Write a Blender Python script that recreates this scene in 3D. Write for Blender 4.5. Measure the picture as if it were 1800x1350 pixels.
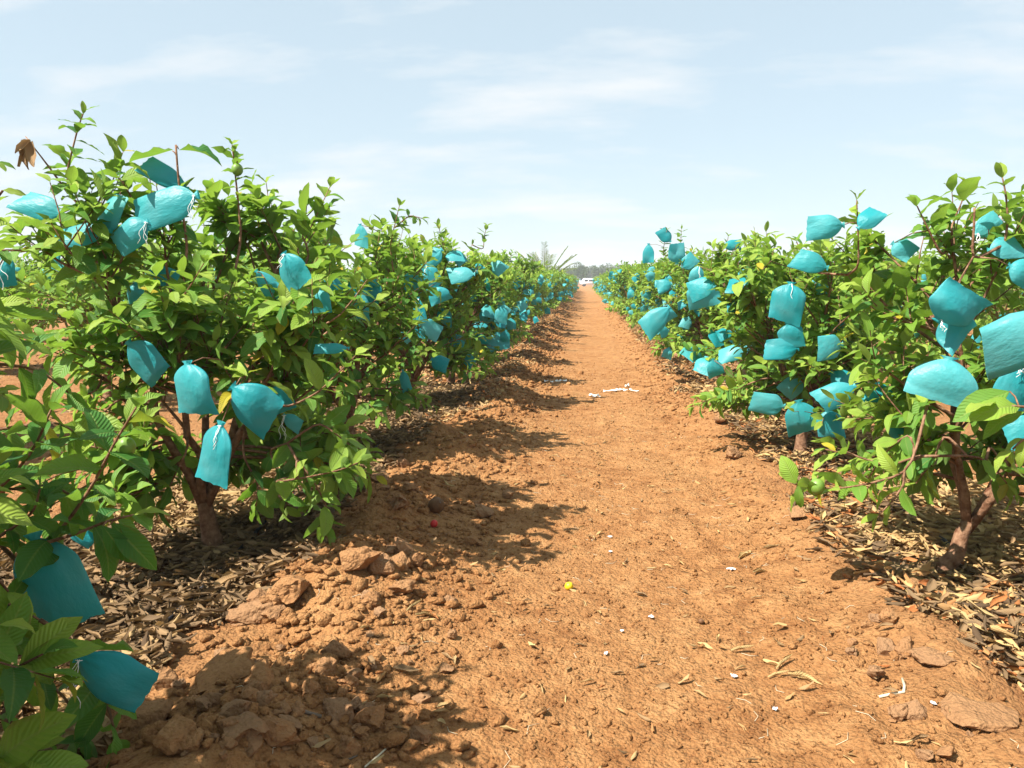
import bpy, math, random
import numpy as np
from mathutils import Vector, Matrix, Euler

R = math.radians
random.seed(7); rng = np.random.default_rng(7)
for o in list(bpy.data.objects): bpy.data.objects.remove(o)
scene = bpy.context.scene
col = scene.collection

# ------------------------------------------------------------------ camera
CAM_H, F = 1.25, 1350.0                       # metres, focal length in photo pixels (1800 wide)
YAW, PITCH = R(5.46), R(7.64)
cam_d = bpy.data.cameras.new('camera'); cam = bpy.data.objects.new('camera', cam_d); col.objects.link(cam)
cam.location = (0, 0, CAM_H)
cam.rotation_euler = (math.pi/2 - PITCH, 0, YAW)
cam_d.sensor_width = 36; cam_d.lens = 36*F/1800; cam_d.clip_start = .05; cam_d.clip_end = 8000
scene.camera = cam
# ------------------------------------------------------------------ sun + sky
SUN_EL = R(52); SUN_DIR = Vector((0.84, 0.54, 0)).normalized()   # horizontal way the light travels
sun_d = bpy.data.lights.new('sun', 'SUN'); sun_d.energy = 5.0; sun_d.angle = R(.55); sun_d.color = (1, .95, .86)
sun = bpy.data.objects.new('sun', sun_d); col.objects.link(sun)
ldir = Vector((SUN_DIR.x*math.cos(SUN_EL), SUN_DIR.y*math.cos(SUN_EL), -math.sin(SUN_EL)))
sun.rotation_euler = ldir.to_track_quat('-Z', 'Y').to_euler(); sun.location = (-20, -10, 40)
world = bpy.data.worlds.new('World'); scene.world = world; world.use_nodes = True
nt = world.node_tree; N = nt.nodes; L = nt.links
for n in list(N): N.remove(n)
out = N.new('ShaderNodeOutputWorld'); bg = N.new('ShaderNodeBackground'); bg.inputs['Strength'].default_value = .077
sky = N.new('ShaderNodeTexSky'); sky.sky_type = 'NISHITA'; sky.sun_disc = False
sky.sun_elevation = SUN_EL
sx, sy = -SUN_DIR.x, -SUN_DIR.y
sky.sun_rotation = math.atan2(sx, sy)
sky.air_density = 1.0; sky.dust_density = .8; sky.ozone_density = 2.0
tc = N.new('ShaderNodeTexCoord'); sep = N.new('ShaderNodeSeparateXYZ'); L.new(tc.outputs['Generated'], sep.inputs[0])
def wmath(op, a, b):
    m = N.new('ShaderNodeMath'); m.operation = op
    for i, v in enumerate((a, b)):
        if hasattr(v, 'links'): L.new(v, m.inputs[i])
        else: m.inputs[i].default_value = v
    return m.outputs[0]
zz = wmath('ADD', wmath('ABSOLUTE', sep.outputs[2], 0), .22)
comb = N.new('ShaderNodeCombineXYZ')
L.new(wmath('DIVIDE', sep.outputs[0], zz), comb.inputs[0]); L.new(wmath('DIVIDE', sep.outputs[1], zz), comb.inputs[1])
cn = N.new('ShaderNodeTexNoise'); cn.inputs['Scale'].default_value = 1.5; cn.inputs['Detail'].default_value = 8; cn.inputs['Roughness'].default_value = .58
mp = N.new('ShaderNodeMapping'); mp.inputs['Scale'].default_value = (.75, 1.5, 1); mp.inputs['Location'].default_value = (1.3, .55, 0)
mp.inputs['Rotation'].default_value = (0, 0, R(12))
L.new(comb.outputs[0], mp.inputs[0]); L.new(mp.outputs[0], cn.inputs['Vector'])
cr = N.new('ShaderNodeValToRGB'); cr.color_ramp.elements[0].position = .49; cr.color_ramp.elements[1].position = .70
cr.color_ramp.elements[0].color = (0, 0, 0, 1); cr.color_ramp.elements[1].color = (1, 1, 1, 1)
L.new(cn.outputs[0], cr.inputs[0])
mx0 = N.new('ShaderNodeMixRGB'); mx0.inputs[0].default_value = .68; L.new(sky.outputs[0], mx0.inputs[1]); mx0.inputs[2].default_value = (3.95, 4.75, 5.0, 1)   # thin even veil
mx = N.new('ShaderNodeMixRGB'); L.new(wmath('MULTIPLY', cr.outputs[0], .95), mx.inputs[0]); L.new(mx0.outputs[0], mx.inputs[1]); mx.inputs[2].default_value = (5.15, 5.3, 5.4, 1)   # streaks of high cloud
L.new(mx.outputs[0], bg.inputs['Color']); L.new(bg.outputs[0], out.inputs[0])
vs = scene.view_settings; vs.view_transform = 'Standard'; vs.look = 'None'; vs.exposure = 1.27; vs.gamma = 1; vs.use_curve_mapping = False

# ------------------------------------------------------------------ pixel helpers (photo 1800 x 1350)
CR = np.array(Euler(cam.rotation_euler).to_matrix())
def at(px, py, Y):
    d = CR @ np.array(((px-900)/F, (675-py)/F, -1.0)); s = Y/d[1]
    return np.array((d[0]*s, Y, CAM_H + d[2]*s))
def on_ground(px, py):
    d = CR @ np.array(((px-900)/F, (675-py)/F, -1.0)); s = -CAM_H/d[2]
    for _ in range(4):
        x, y = d[0]*s, d[1]*s
        s = -(CAM_H - float(gz(x, y)))/d[2]
    return np.array((d[0]*s, d[1]*s, CAM_H + d[2]*s))
def project(P):
    q = (np.asarray(P) - np.array((0, 0, CAM_H))) @ CR
    dep = -q[..., 2]
    return 900 + F*q[..., 0]/dep, 675 - F*q[..., 1]/dep, dep

# ------------------------------------------------------------------ noise + ground height
def _hash(ix, iy, seed):
    h = (ix.astype(np.int64)*374761393 + iy.astype(np.int64)*668265263 + seed*982451653) & 0x7fffffff
    h = ((h ^ (h >> 13))*1274126177) & 0x7fffffff
    return ((h ^ (h >> 16)) & 0xffff)/65535.0
def vnoise(x, y, seed=0):
    x = np.asarray(x, float); y = np.asarray(y, float)
    ix = np.floor(x); iy = np.floor(y); fx = x-ix; fy = y-iy
    fx = fx*fx*(3-2*fx); fy = fy*fy*(3-2*fy)
    a = _hash(ix, iy, seed); b = _hash(ix+1, iy, seed); c = _hash(ix, iy+1, seed); d = _hash(ix+1, iy+1, seed)
    return (a*(1-fx)+b*fx)*(1-fy) + (c*(1-fx)+d*fx)*fy - .5
def fbm(x, y, o=4, seed=0, rough=.5):
    v = 0; a = 1.0
    for k in range(o):
        v = v + a*vnoise(x*2**k + 17.3*k, y*2**k - 9.1*k, seed+k); a *= rough
    return v
ROWS = (-1.70, 1.56)                       # the two rows along the path
def gz(x, y):
    x = np.asarray(x, float); y = np.asarray(y, float)
    wob = .16*vnoise(y*.55, y*0+3, 5)
    lb = np.exp(-((x+.95+wob)/.30)**2)*(.10+.14*vnoise(x*1.9, y*1.7, 8)+.07*vnoise(x*5, y*5, 9))
    rb = np.exp(-((x-1.12+wob)/.20)**2)*(.055+.09*vnoise(x*1.7, y*1.5, 18))
    rough = np.clip((np.abs(x+.15)-.45)/.5, 0, 1)                   # the trodden strip is smoother
    rough = np.maximum(rough, .0)
    h = lb + rb + .03*fbm(x*.9, y*.9, 3, 30)
    h = h + (.010+.034*rough)*fbm(x*5, y*5, 3, 40) + (.010+.012*rough)*np.abs(fbm(x*19, y*19, 2, 50)) - .022*np.clip(vnoise(x*14, y*14, 61)-.30, 0, 1)
    h = h - .035*np.exp(-((x-.15)/.6)**2)
    far = np.clip(1-(y-90)/60, 0, 1)*np.clip(1-(np.abs(x)-30)/40, 0, 1)
    return h*far

# ------------------------------------------------------------------ materials
def mat(name):
    m = bpy.data.materials.new(name); m.use_nodes = True; t = m.node_tree
    for n in list(t.nodes): t.nodes.remove(n)
    o = t.nodes.new('ShaderNodeOutputMaterial'); p = t.nodes.new('ShaderNodeBsdfPrincipled'); t.links.new(p.outputs[0], o.inputs[0])
    return m, t, p, o
def node(t, typ, **kw):
    n = t.nodes.new(typ)
    for k, v in kw.items():
        if k in n.inputs: n.inputs[k].default_value = v
        else: setattr(n, k, v)
    return n
def ramp(t, fac, stops):
    r = t.nodes.new('ShaderNodeValToRGB'); e = r.color_ramp.elements
    while len(e) < len(stops): e.new(.5)
    for i, (p, c) in enumerate(stops): e[i].position = p; e[i].color = (*c, 1)
    t.links.new(fac, r.inputs[0]); return r.outputs[0]
def m2(t, op, a, b=0.0):
    m = t.nodes.new('ShaderNodeMath'); m.operation = op
    for i, v in enumerate((a, b)):
        if hasattr(v, 'links'): t.links.new(v, m.inputs[i])
        else: m.inputs[i].default_value = v
    return m.outputs[0]
def mix(t, f, a, b, mode='MIX'):
    m = t.nodes.new('ShaderNodeMixRGB'); m.blend_type = mode
    for i, v in enumerate((f, a, b)):
        if hasattr(v, 'links'): t.links.new(v, m.inputs[i])
        elif i == 0: m.inputs[0].default_value = v
        else: m.inputs[i].default_value = (*v, 1)
    return m.outputs[0]
def noise(t, vec, scale, detail=4, rough=.55):
    n = node(t, 'ShaderNodeTexNoise', Scale=scale, Detail=detail, Roughness=rough)
    if vec is not None: t.links.new(vec, n.inputs['Vector'])
    return n.outputs[0]
def bump(t, p, h, strength, dist):
    b = node(t, 'ShaderNodeBump', Strength=strength, Distance=dist); t.links.new(h, b.inputs['Height']); t.links.new(b.outputs[0], p.inputs['Normal'])
    return b

def soil_material(name, clod=False):
    m, t, p, o = mat(name)
    geo = t.nodes.new('ShaderNodeNewGeometry'); v = geo.outputs['Position']
    n1 = noise(t, v, 1.1, 5); n2 = noise(t, v, 9, 6, .6); n3 = noise(t, v, 70, 6, .7)
    c = ramp(t, n2, [(.30, (.225, .097, .034)), (.50, (.33, .156, .058)), (.72, (.43, .228, .094))])
    c = mix(t, m2(t, 'MULTIPLY', ramp(t, n1, [(.42, (0, 0, 0)), (.66, (1, 1, 1))]), .45), c, (.40, .215, .088))
    c = mix(t, m2(t, 'MULTIPLY', ramp(t, n3, [(.32, (1, 1, 1)), (.50, (0, 0, 0))]), .65), c, (.14, .048, .016))
    c = mix(t, m2(t, 'MULTIPLY', ramp(t, n3, [(.58, (0, 0, 0)), (.74, (1, 1, 1))]), .45), c, (.52, .30, .145))
    if clod:
        oi = t.nodes.new('ShaderNodeObjectInfo'); c = mix(t, .35, c, (.27, .135, .062)); c = mix(t, m2(t, 'MULTIPLY', oi.outputs['Random'], .65), c, (.27, .165, .095))
    else:
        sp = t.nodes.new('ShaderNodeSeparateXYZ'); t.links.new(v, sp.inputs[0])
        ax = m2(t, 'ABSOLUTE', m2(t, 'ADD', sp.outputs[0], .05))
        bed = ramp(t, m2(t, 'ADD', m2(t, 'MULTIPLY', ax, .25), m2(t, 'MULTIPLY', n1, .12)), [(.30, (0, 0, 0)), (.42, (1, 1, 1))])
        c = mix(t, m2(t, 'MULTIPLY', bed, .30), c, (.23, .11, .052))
    t.links.new(c, p.inputs['Base Color']); p.inputs['Roughness'].default_value = .95; p.inputs['Specular IOR Level'].default_value = .12
    vo = node(t, 'ShaderNodeTexVoronoi', Scale=34.0); t.links.new(v, vo.inputs['Vector'])
    vo2 = node(t, 'ShaderNodeTexVoronoi', Scale=95.0); t.links.new(v, vo2.inputs['Vector'])
    h = m2(t, 'ADD', m2(t, 'MULTIPLY', n3, .6), m2(t, 'ADD', m2(t, 'MULTIPLY', vo.outputs[0], -.55), m2(t, 'MULTIPLY', vo2.outputs[0], -.35)))
    h = m2(t, 'ADD', h, m2(t, 'MULTIPLY', n2, .9))
    bump(t, p, h, 1.0, .022 if not clod else .016)
    return m
M = {}
M['soil'] = soil_material('red_laterite_soil'); M['clod'] = soil_material('soil_clod', True)

def leaf_material(name, stops, trans, dry=False):
    m, t, p, o = mat(name)
    a = t.nodes.new('ShaderNodeAttribute'); a.attribute_name = 'var'
    uv = t.nodes.new('ShaderNodeUVMap'); uv.uv_map = 'UVMap'; s = t.nodes.new('ShaderNodeSeparateXYZ'); t.links.new(uv.outputs[0], s.inputs[0])
    geo = t.nodes.new('ShaderNodeNewGeometry')
    c = ramp(t, a.outputs['Fac'], stops)
    pn = noise(t, geo.outputs['Position'], 38, 3)
    c = mix(t, m2(t, 'MULTIPLY', pn, .35), c, tuple(x*.62 for x in stops[1][1]))
    av = m2(t, 'ABSOLUTE', m2(t, 'SUBTRACT', s.outputs[1], .5))
    if not dry:
        mid = ramp(t, av, [(.015, (1, 1, 1)), (.055, (0, 0, 0))])
        c = mix(t, m2(t, 'MULTIPLY', mid, .5), c, (.24, .30, .075))
        under = mix(t, .42, c, (.17, .23, .085))
        c = mix(t, geo.outputs['Backfacing'], c, under)
        sp_ = noise(t, geo.outputs['Position'], 150, 2)
        c = mix(t, m2(t, 'MULTIPLY', ramp(t, sp_, [(.68, (0, 0, 0)), (.74, (1, 1, 1))]), .55), c, (.12, .085, .02))
        ed = m2(t, 'MULTIPLY', ramp(t, av, [(.36, (0, 0, 0)), (.48, (1, 1, 1))]), ramp(t, noise(t, geo.outputs['Position'], 24, 3), [(.56, (0, 0, 0)), (.64, (1, 1, 1))]))
        c = mix(t, m2(t, 'MULTIPLY', ed, .7), c, (.20, .13, .035))
    t.links.new(c, p.inputs['Base Color'])
    p.inputs['Roughness'].default_value = .55 if not dry else .85; p.inputs['Specular IOR Level'].default_value = .28 if not dry else .15
    w = m2(t, 'SINE', m2(t, 'MULTIPLY', m2(t, 'SUBTRACT', s.outputs[0], m2(t, 'MULTIPLY', av, .42)), 82.0))
    h = m2(t, 'ADD', m2(t, 'MULTIPLY', w, .5), m2(t, 'MULTIPLY', ramp(t, av, [(.0, (0, 0, 0)), (.09, (1, 1, 1))]), 1.0))
    bump(t, p, h, .55 if not dry else .4, .0025)
    tr = t.nodes.new('ShaderNodeBsdfTranslucent'); mt = mix(t, .55, c, (.33, .58, .035) if not dry else (.5, .3, .1)); t.links.new(mt, tr.inputs[0])
    ms = t.nodes.new('ShaderNodeMixShader'); ms.inputs[0].default_value = trans
    t.links.new(p.outputs[0], ms.inputs[1]); t.links.new(tr.outputs[0], ms.inputs[2]); t.links.new(ms.outputs[0], o.inputs[0])
    return m
GREEN = [(0, (.020, .115, .026)), (.35, (.070, .21, .030)), (.75, (.205, .345, .040)), (.97, (.34, .44, .06)), (1.0, (.55, .42, .03))]  # dark end paints in the green of leaves in shadow
M['leaf'] = leaf_material('guava_leaf', GREEN, .36)
M['dry'] = leaf_material('dry_leaf', [(0, (.09, .056, .032)), (.3, (.20, .13, .070)), (.55, (.33, .205, .10)), (.8, (.56, .39, .17)), (1, (.40, .135, .04))], .10, True)
M['farleaf'] = leaf_material('far_tree_leaf', [(0, (.02, .045, .016)), (.5, (.035, .07, .024)), (1, (.06, .10, .035))], .12)
M['palm'] = leaf_material('palm_leaf', [(0, (.10, .13, .06)), (.5, (.20, .22, .10)), (1, (.34, .33, .16))], .2)

def plain(name, c, rough=.7, nscale=0, amount=.3, dist=.003, spec=.3, c2=None):
    m, t, p, o = mat(name)
    if nscale:
        tcn = t.nodes.new('ShaderNodeTexCoord'); n = noise(t, tcn.outputs['Object'], nscale, 5)
        cc = ramp(t, n, [(.3, c), (.7, c2 or tuple(x*(1-amount) for x in c))]); t.links.new(cc, p.inputs['Base Color'])
        bump(t, p, n, .5, dist)
    else: p.inputs['Base Color'].default_value = (*c, 1)
    p.inputs['Roughness'].default_value = rough; p.inputs['Specular IOR Level'].default_value = spec
    return m
M['bark'] = plain('guava_bark', (.095, .036, .017), .8, 34, .5, .03, .2, (.30, .17, .10))
M['twig'] = plain('guava_twig', (.19, .10, .05), .8, 30, .4, .004, .2, (.24, .19, .07))
M['string'] = plain('white_string', (.82, .82, .80), .7)
M['paper'] = plain('white_paper', (.72, .73, .74), .6)
M['plastic_strip'] = plain('white_plastic_strip', (.70, .70, .67), .5)
M['hose'] = plain('drip_hose', (.045, .043, .05), .6, 12, .4, .001)
M['fruit'] = plain('guava_skin', (.16, .28, .045), .45, 60, .25, .002, .4)
M['yellow_fruit'] = plain('ripe_guava_skin', (.75, .52, .015), .45, 60, .2, .002, .4)
M['brown_fruit'] = plain('rotten_guava_skin', (.16, .075, .03), .7, 50, .4, .004)
M['red_fruit'] = plain('red_fruit_skin', (.55, .035, .03), .5, 50, .3, .003)
M['straw'] = plain('pale_straw', (.62, .54, .38), .7, 40, .2, .001)
M['dead_twig'] = plain('dead_twig', (.20, .15, .11), .9, 30, .4, .003)
M['white_paint'] = plain('white_paint', (.80, .81, .83), .3, spec=.5)
M['glass'] = plain('dark_glass', (.03, .035, .045), .08, spec=.6)
M['rubber'] = plain('tyre_rubber', (.02, .02, .02), .8)
M['mast_paint'] = plain('mast_paint', (.72, .66, .66), .6)
M['grey_trim'] = plain('grey_trim', (.08, .08, .085), .5)

def bag_material():
    m, t, p, o = mat('turquoise_fruit_bag')
    a = t.nodes.new('ShaderNodeAttribute'); a.attribute_name = 'var'
    tcn = t.nodes.new('ShaderNodeTexCoord')
    c = ramp(t, a.outputs['Fac'], [(0, (.014, .36, .40)), (.5, (.06, .46, .49)), (1, (.14, .54, .56))])
    t.links.new(c, p.inputs['Base Color']); p.inputs['Roughness'].default_value = .42; p.inputs['Specular IOR Level'].default_value = .45
    n = noise(t, tcn.outputs['Object'], 9, 4, .5); n2 = noise(t, tcn.outputs['Object'], 34, 3)
    uvn = t.nodes.new('ShaderNodeUVMap'); uvn.uv_map = 'UVMap'; mpn = node(t, 'ShaderNodeMapping'); mpn.inputs['Scale'].default_value = (2.5, 3.5, 1); t.links.new(uvn.outputs[0], mpn.inputs[0])
    n3 = noise(t, mpn.outputs[0], 1.6, 4, .6)
    dust = mix(t, m2(t, 'MULTIPLY', ramp(t, n, [(.45, (0, 0, 0)), (.75, (1, 1, 1))]), .22), c, (.30, .48, .46)); t.links.new(dust, p.inputs['Base Color'])
    bump(t, p, m2(t, 'ADD', m2(t, 'MULTIPLY', n, .35), m2(t, 'ADD', m2(t, 'MULTIPLY', n3, .8), m2(t, 'MULTIPLY', n2, .06))), .32, .02)
    tr = t.nodes.new('ShaderNodeBsdfTranslucent'); t.links.new(mix(t, .3, c, (.01, .62, .68)), tr.inputs[0])
    ms = t.nodes.new('ShaderNodeMixShader'); ms.inputs[0].default_value = .50
    t.links.new(p.outputs[0], ms.inputs[1]); t.links.new(tr.outputs[0], ms.inputs[2]); t.links.new(ms.outputs[0], o.inputs[0])
    return m
M['bag'] = bag_material()

# ------------------------------------------------------------------ mesh helpers
def raw_mesh(name, V, faces_flat, counts, uv=None, var=None, smooth=True):
    me = bpy.data.meshes.new(name)
    V = np.ascontiguousarray(V, np.float32); fl = np.ascontiguousarray(faces_flat, np.int32); ct = np.ascontiguousarray(counts, np.int32)
    me.vertices.add(len(V)); me.vertices.foreach_set('co', V.ravel())
    me.loops.add(len(fl)); me.loops.foreach_set('vertex_index', fl)
    me.polygons.add(len(ct)); st = np.zeros(len(ct), np.int32); st[1:] = np.cumsum(ct)[:-1]
    me.polygons.foreach_set('loop_start', st); me.polygons.foreach_set('loop_total', ct)
    if smooth: me.polygons.foreach_set('use_smooth', np.ones(len(ct), bool))
    if uv is not None:
        l = me.uv_layers.new(name='UVMap'); l.data.foreach_set('uv', np.ascontiguousarray(uv[fl], np.float32).ravel())
    if var is not None:
        at_ = me.attributes.new('var', 'FLOAT', 'POINT'); at_.data.foreach_set('value', np.ascontiguousarray(var, np.float32))
    me.update(calc_edges=True); me.validate()
    return me
def link(name, me, parent=None, m=None, loc=None):
    o = bpy.data.objects.new(name, me); col.objects.link(o)
    if m is not None and len(me.materials) == 0: me.materials.append(m)
    if parent is not None: o.parent = parent
    if loc is not None: o.location = loc
    return o
def tag(o, label=None, cat=None, group=None, kind=None):
    if label: o['label'] = label
    if cat: o['category'] = cat
    if group: o['group'] = group
    if kind: o['kind'] = kind
    return o
def empty(name, loc, rz=0):
    o = bpy.data.objects.new(name, None); col.objects.link(o); o.location = loc; o.rotation_euler.z = rz; o.empty_display_size = .1
    return o
class MB:
    def __init__(s): s.V = []; s.F = []; s.C = []; s.U = []; s.A = []; s.n = 0
    def add(s, V, F, uv=None, var=None):           # F (k, c) array
        V = np.asarray(V, float); F = np.asarray(F, int)
        s.V.append(V); s.F.append((F+s.n).ravel()); s.C.append(np.full(len(F), F.shape[1])); s.n += len(V)
        s.U.append(uv if uv is not None else np.zeros((len(V), 2))); s.A.append(var if var is not None else np.full(len(V), .5))
    def tube(s, pts, rad, k=6, cap=True):
        pts = np.asarray(pts, float); n = len(pts); rad = np.broadcast_to(np.asarray(rad, float), (n,))
        d = np.gradient(pts, axis=0); d /= np.linalg.norm(d, axis=1)[:, None]+1e-9
        ref = np.array((0, 0, 1.)) if abs(d[0][2]) < .9 else np.array((1., 0, 0))
        V = []
        for i in range(n):
            u = np.cross(d[i], ref); u /= np.linalg.norm(u)+1e-9; w = np.cross(u, d[i]); ref = w
            a = np.arange(k)*2*math.pi/k
            V.append(pts[i] + rad[i]*(np.cos(a)[:, None]*u + np.sin(a)[:, None]*w))
        V = np.concatenate(V); F = [(i*k+j, i*k+(j+1) % k, (i+1)*k+(j+1) % k, (i+1)*k+j) for i in range(n-1) for j in range(k)]
        s.add(V, F)
        if cap:
            b = s.n-len(V)
            for r0 in (0, (n-1)*k):
                s.F.append(np.arange(k)+b+r0 if r0 else (np.arange(k)[::-1]+b)); s.C.append(np.array([k]))
    def box(s, lo, hi):
        x0, y0, z0 = lo; x1, y1, z1 = hi
        s.add([(x0,y0,z0),(x1,y0,z0),(x1,y1,z0),(x0,y1,z0),(x0,y0,z1),(x1,y0,z1),(x1,y1,z1),(x0,y1,z1)],
              [(0,3,2,1),(4,5,6,7),(0,1,5,4),(1,2,6,5),(2,3,7,6),(3,0,4,7)])
    def mesh(s, name, smooth=True, uv=True):
        return raw_mesh(name, np.concatenate(s.V), np.concatenate(s.F), np.concatenate(s.C), np.concatenate(s.U), np.concatenate(s.A) if True else None, smooth)

# ------------------------------------------------------------------ ground
def spread(a, b, step, grow=None):
    out_ = [a]
    while out_[-1] < b: out_.append(out_[-1] + (step if grow is None else max(step, grow*abs(out_[-1]))))
    return out_
xs = spread(-2.8, 2.8, .025); tail = spread(2.9, 2600, .06, .10); xs = sorted([-v for v in tail]) + xs + tail
ys = list(np.linspace(-30, .9, 24)) + spread(1.0, 5.5, .021) + spread(5.53, 60, .021, .0075) + spread(60.5, 4200, .5, .06)
X, Y = np.meshgrid(np.array(xs), np.array(ys)); Z = gz(X, Y)
nx, ny = len(xs), len(ys); idx = np.arange(nx*ny).reshape(ny, nx)
Fq = np.stack([idx[:-1, :-1], idx[:-1, 1:], idx[1:, 1:], idx[1:, :-1]], -1).reshape(-1, 4)
gm = raw_mesh('ground', np.stack([X, Y, Z], -1).reshape(-1, 3), Fq.ravel(), np.full(len(Fq), 4))
tag(link('ground', gm, None, M['soil']), 'orange-red laterite soil of the orchard with the trodden path down the middle', 'ground', kind='structure')

# ------------------------------------------------------------------ leaves
def leaf_template(rows, width, fold, droop, wave, curl=0.0, ph=0.0, petiole=.07):
    """x along the leaf 0..1, y across, z up; three points across"""
    t = np.linspace(0, 1, rows+1)
    V = []; U = []
    for i, u in enumerate(t):
        if u < petiole: w = .012
        else:
            q = (u-petiole)/(1-petiole); w = width*max(.02, (math.sin(math.pi*min(1, q**.86)))**.62 if 0 < q < 1 else .02)
        z0 = -droop*u*u + .03*math.sin(u*5+ph)
        x = u*(1-.22*droop*u)
        side = .02*math.sin(u*4+ph*2)
        for sgn in (-1, 0, 1):
            if curl and sgn:
                a = curl*(1.2-.5*u) ; yy = sgn*w*math.sin(a)/a; z1 = w*(1-math.cos(a))/a*1.6
            else: yy = sgn*w*math.cos(fold); z1 = w*math.sin(fold) if sgn else 0
            V.append((x, yy+side, z0+z1+(wave*w*math.sin(u*15+sgn*1.7+ph) if sgn else 0))); U.append((u, .5+.5*sgn))
    Fc = []
    for i in range(rows):
        a = i*3; Fc += [(a+1, a+4, a+5, a+2), (a, a+3, a+4, a+1)]
    V = np.array(V); 
    return V, np.array(Fc), np.array(U)
lr = random.Random(3)
T_NEAR = [leaf_template(8, lr.uniform(.19, .29), lr.uniform(.05, .55), lr.uniform(-.05, .55), lr.uniform(.02, .24), ph=lr.uniform(0, 6)) for _ in range(14)]
T_MID = [leaf_template(5, lr.uniform(.21, .26), lr.uniform(.15, .55), lr.uniform(.05, .40), .08, ph=lr.uniform(0, 6)) for _ in range(8)]
T_FAR = [leaf_template(3, .25, lr.uniform(.15, .5), lr.uniform(.05, .35), 0, ph=lr.uniform(0, 6)) for _ in range(6)]
def dry_template(rows, width, curl, droop, ph):
    V = []; U = []
    for i in range(rows+1):
        u = i/rows; w = width*max(.10, math.sin(math.pi*min(1, (.06+.9*u)**.85))**.6); cu = curl*(1+.35*math.sin(u*4+ph))
        for s_ in (-1, -.5, 0, .5, 1):
            a = cu*s_; V.append((u-.12*droop*u*u, w*math.sin(a)/cu+.05*math.sin(u*3+ph), w*(1-math.cos(a))/cu-droop*u*u*.6+.03*math.sin(u*9+s_*3+ph))); U.append((u, .5+.5*s_))
    Fc = [(i*5+j, (i+1)*5+j, (i+1)*5+j+1, i*5+j+1) for i in range(rows) for j in range(4)]
    return np.array(V), np.array(Fc), np.array(U)
T_DRY = [dry_template(3, lr.uniform(.17, .26), lr.uniform(1.1, 3.2), lr.uniform(-.3, .5), lr.uniform(0, 6)) for _ in range(16)]
T_DRYFAR = [leaf_template(2, .24, .5, .1, 0, curl=1.0, ph=lr.uniform(0, 6)) for _ in range(4)]

def frames(D, Nn):
    D = D/np.linalg.norm(D, axis=1)[:, None]
    Y_ = np.cross(Nn, D); ln = np.linalg.norm(Y_, axis=1)[:, None]; Y_ = Y_/np.maximum(ln, 1e-6)
    return D, Y_, np.cross(D, Y_)
class Leaves:
    def __init__(s): s.P = []; s.D = []; s.N = []; s.S = []; s.A = []
    def add(s, p, d, n, size, var): s.P.append(p); s.D.append(d); s.N.append(n); s.S.append(size); s.A.append(var)
    def arrays(s): return (np.array(s.P).reshape(-1, 3), np.array(s.D).reshape(-1, 3), np.array(s.N).reshape(-1, 3), np.array(s.S), np.array(s.A))
def merge_leaves(name, P, D, Nn, S, A, templates, seed=0):
    r = np.random.default_rng(seed); mb = MB(); pick = r.integers(0, len(templates), len(P))
    if len(P) == 0: return None
    ex, ey, ez = frames(D, Nn)
    for k, (V, Fc, U) in enumerate(templates):
        q = np.where(pick == k)[0]
        if not len(q): continue
        W = P[q][:, None, :] + S[q][:, None, None]*(V[None, :, 0:1]*ex[q][:, None, :] + V[None, :, 1:2]*ey[q][:, None, :] + V[None, :, 2:3]*ez[q][:, None, :])
        nV = len(V); Fa = (Fc[None] + (np.arange(len(q))*nV)[:, None, None]).reshape(-1, 4)
        mb.add(W.reshape(-1, 3), Fa, np.tile(U, (len(q), 1)), np.repeat(A[q], nV))
    return mb.mesh(name)
LEAF_BANK = {}                                        # shared leaf meshes: shape x colour step
def leaf_mesh(k, step):
    if (k, step) not in LEAF_BANK:
        V, Fc, U = T_NEAR[k]; mb = MB(); mb.add(V, Fc, U, np.full(len(V), (step+.5)/8 if step < 8 else 1.0))
        me = mb.mesh('leaf'); me.materials.append(M['leaf']); LEAF_BANK[(k, step)] = me
    return LEAF_BANK[(k, step)]

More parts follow.
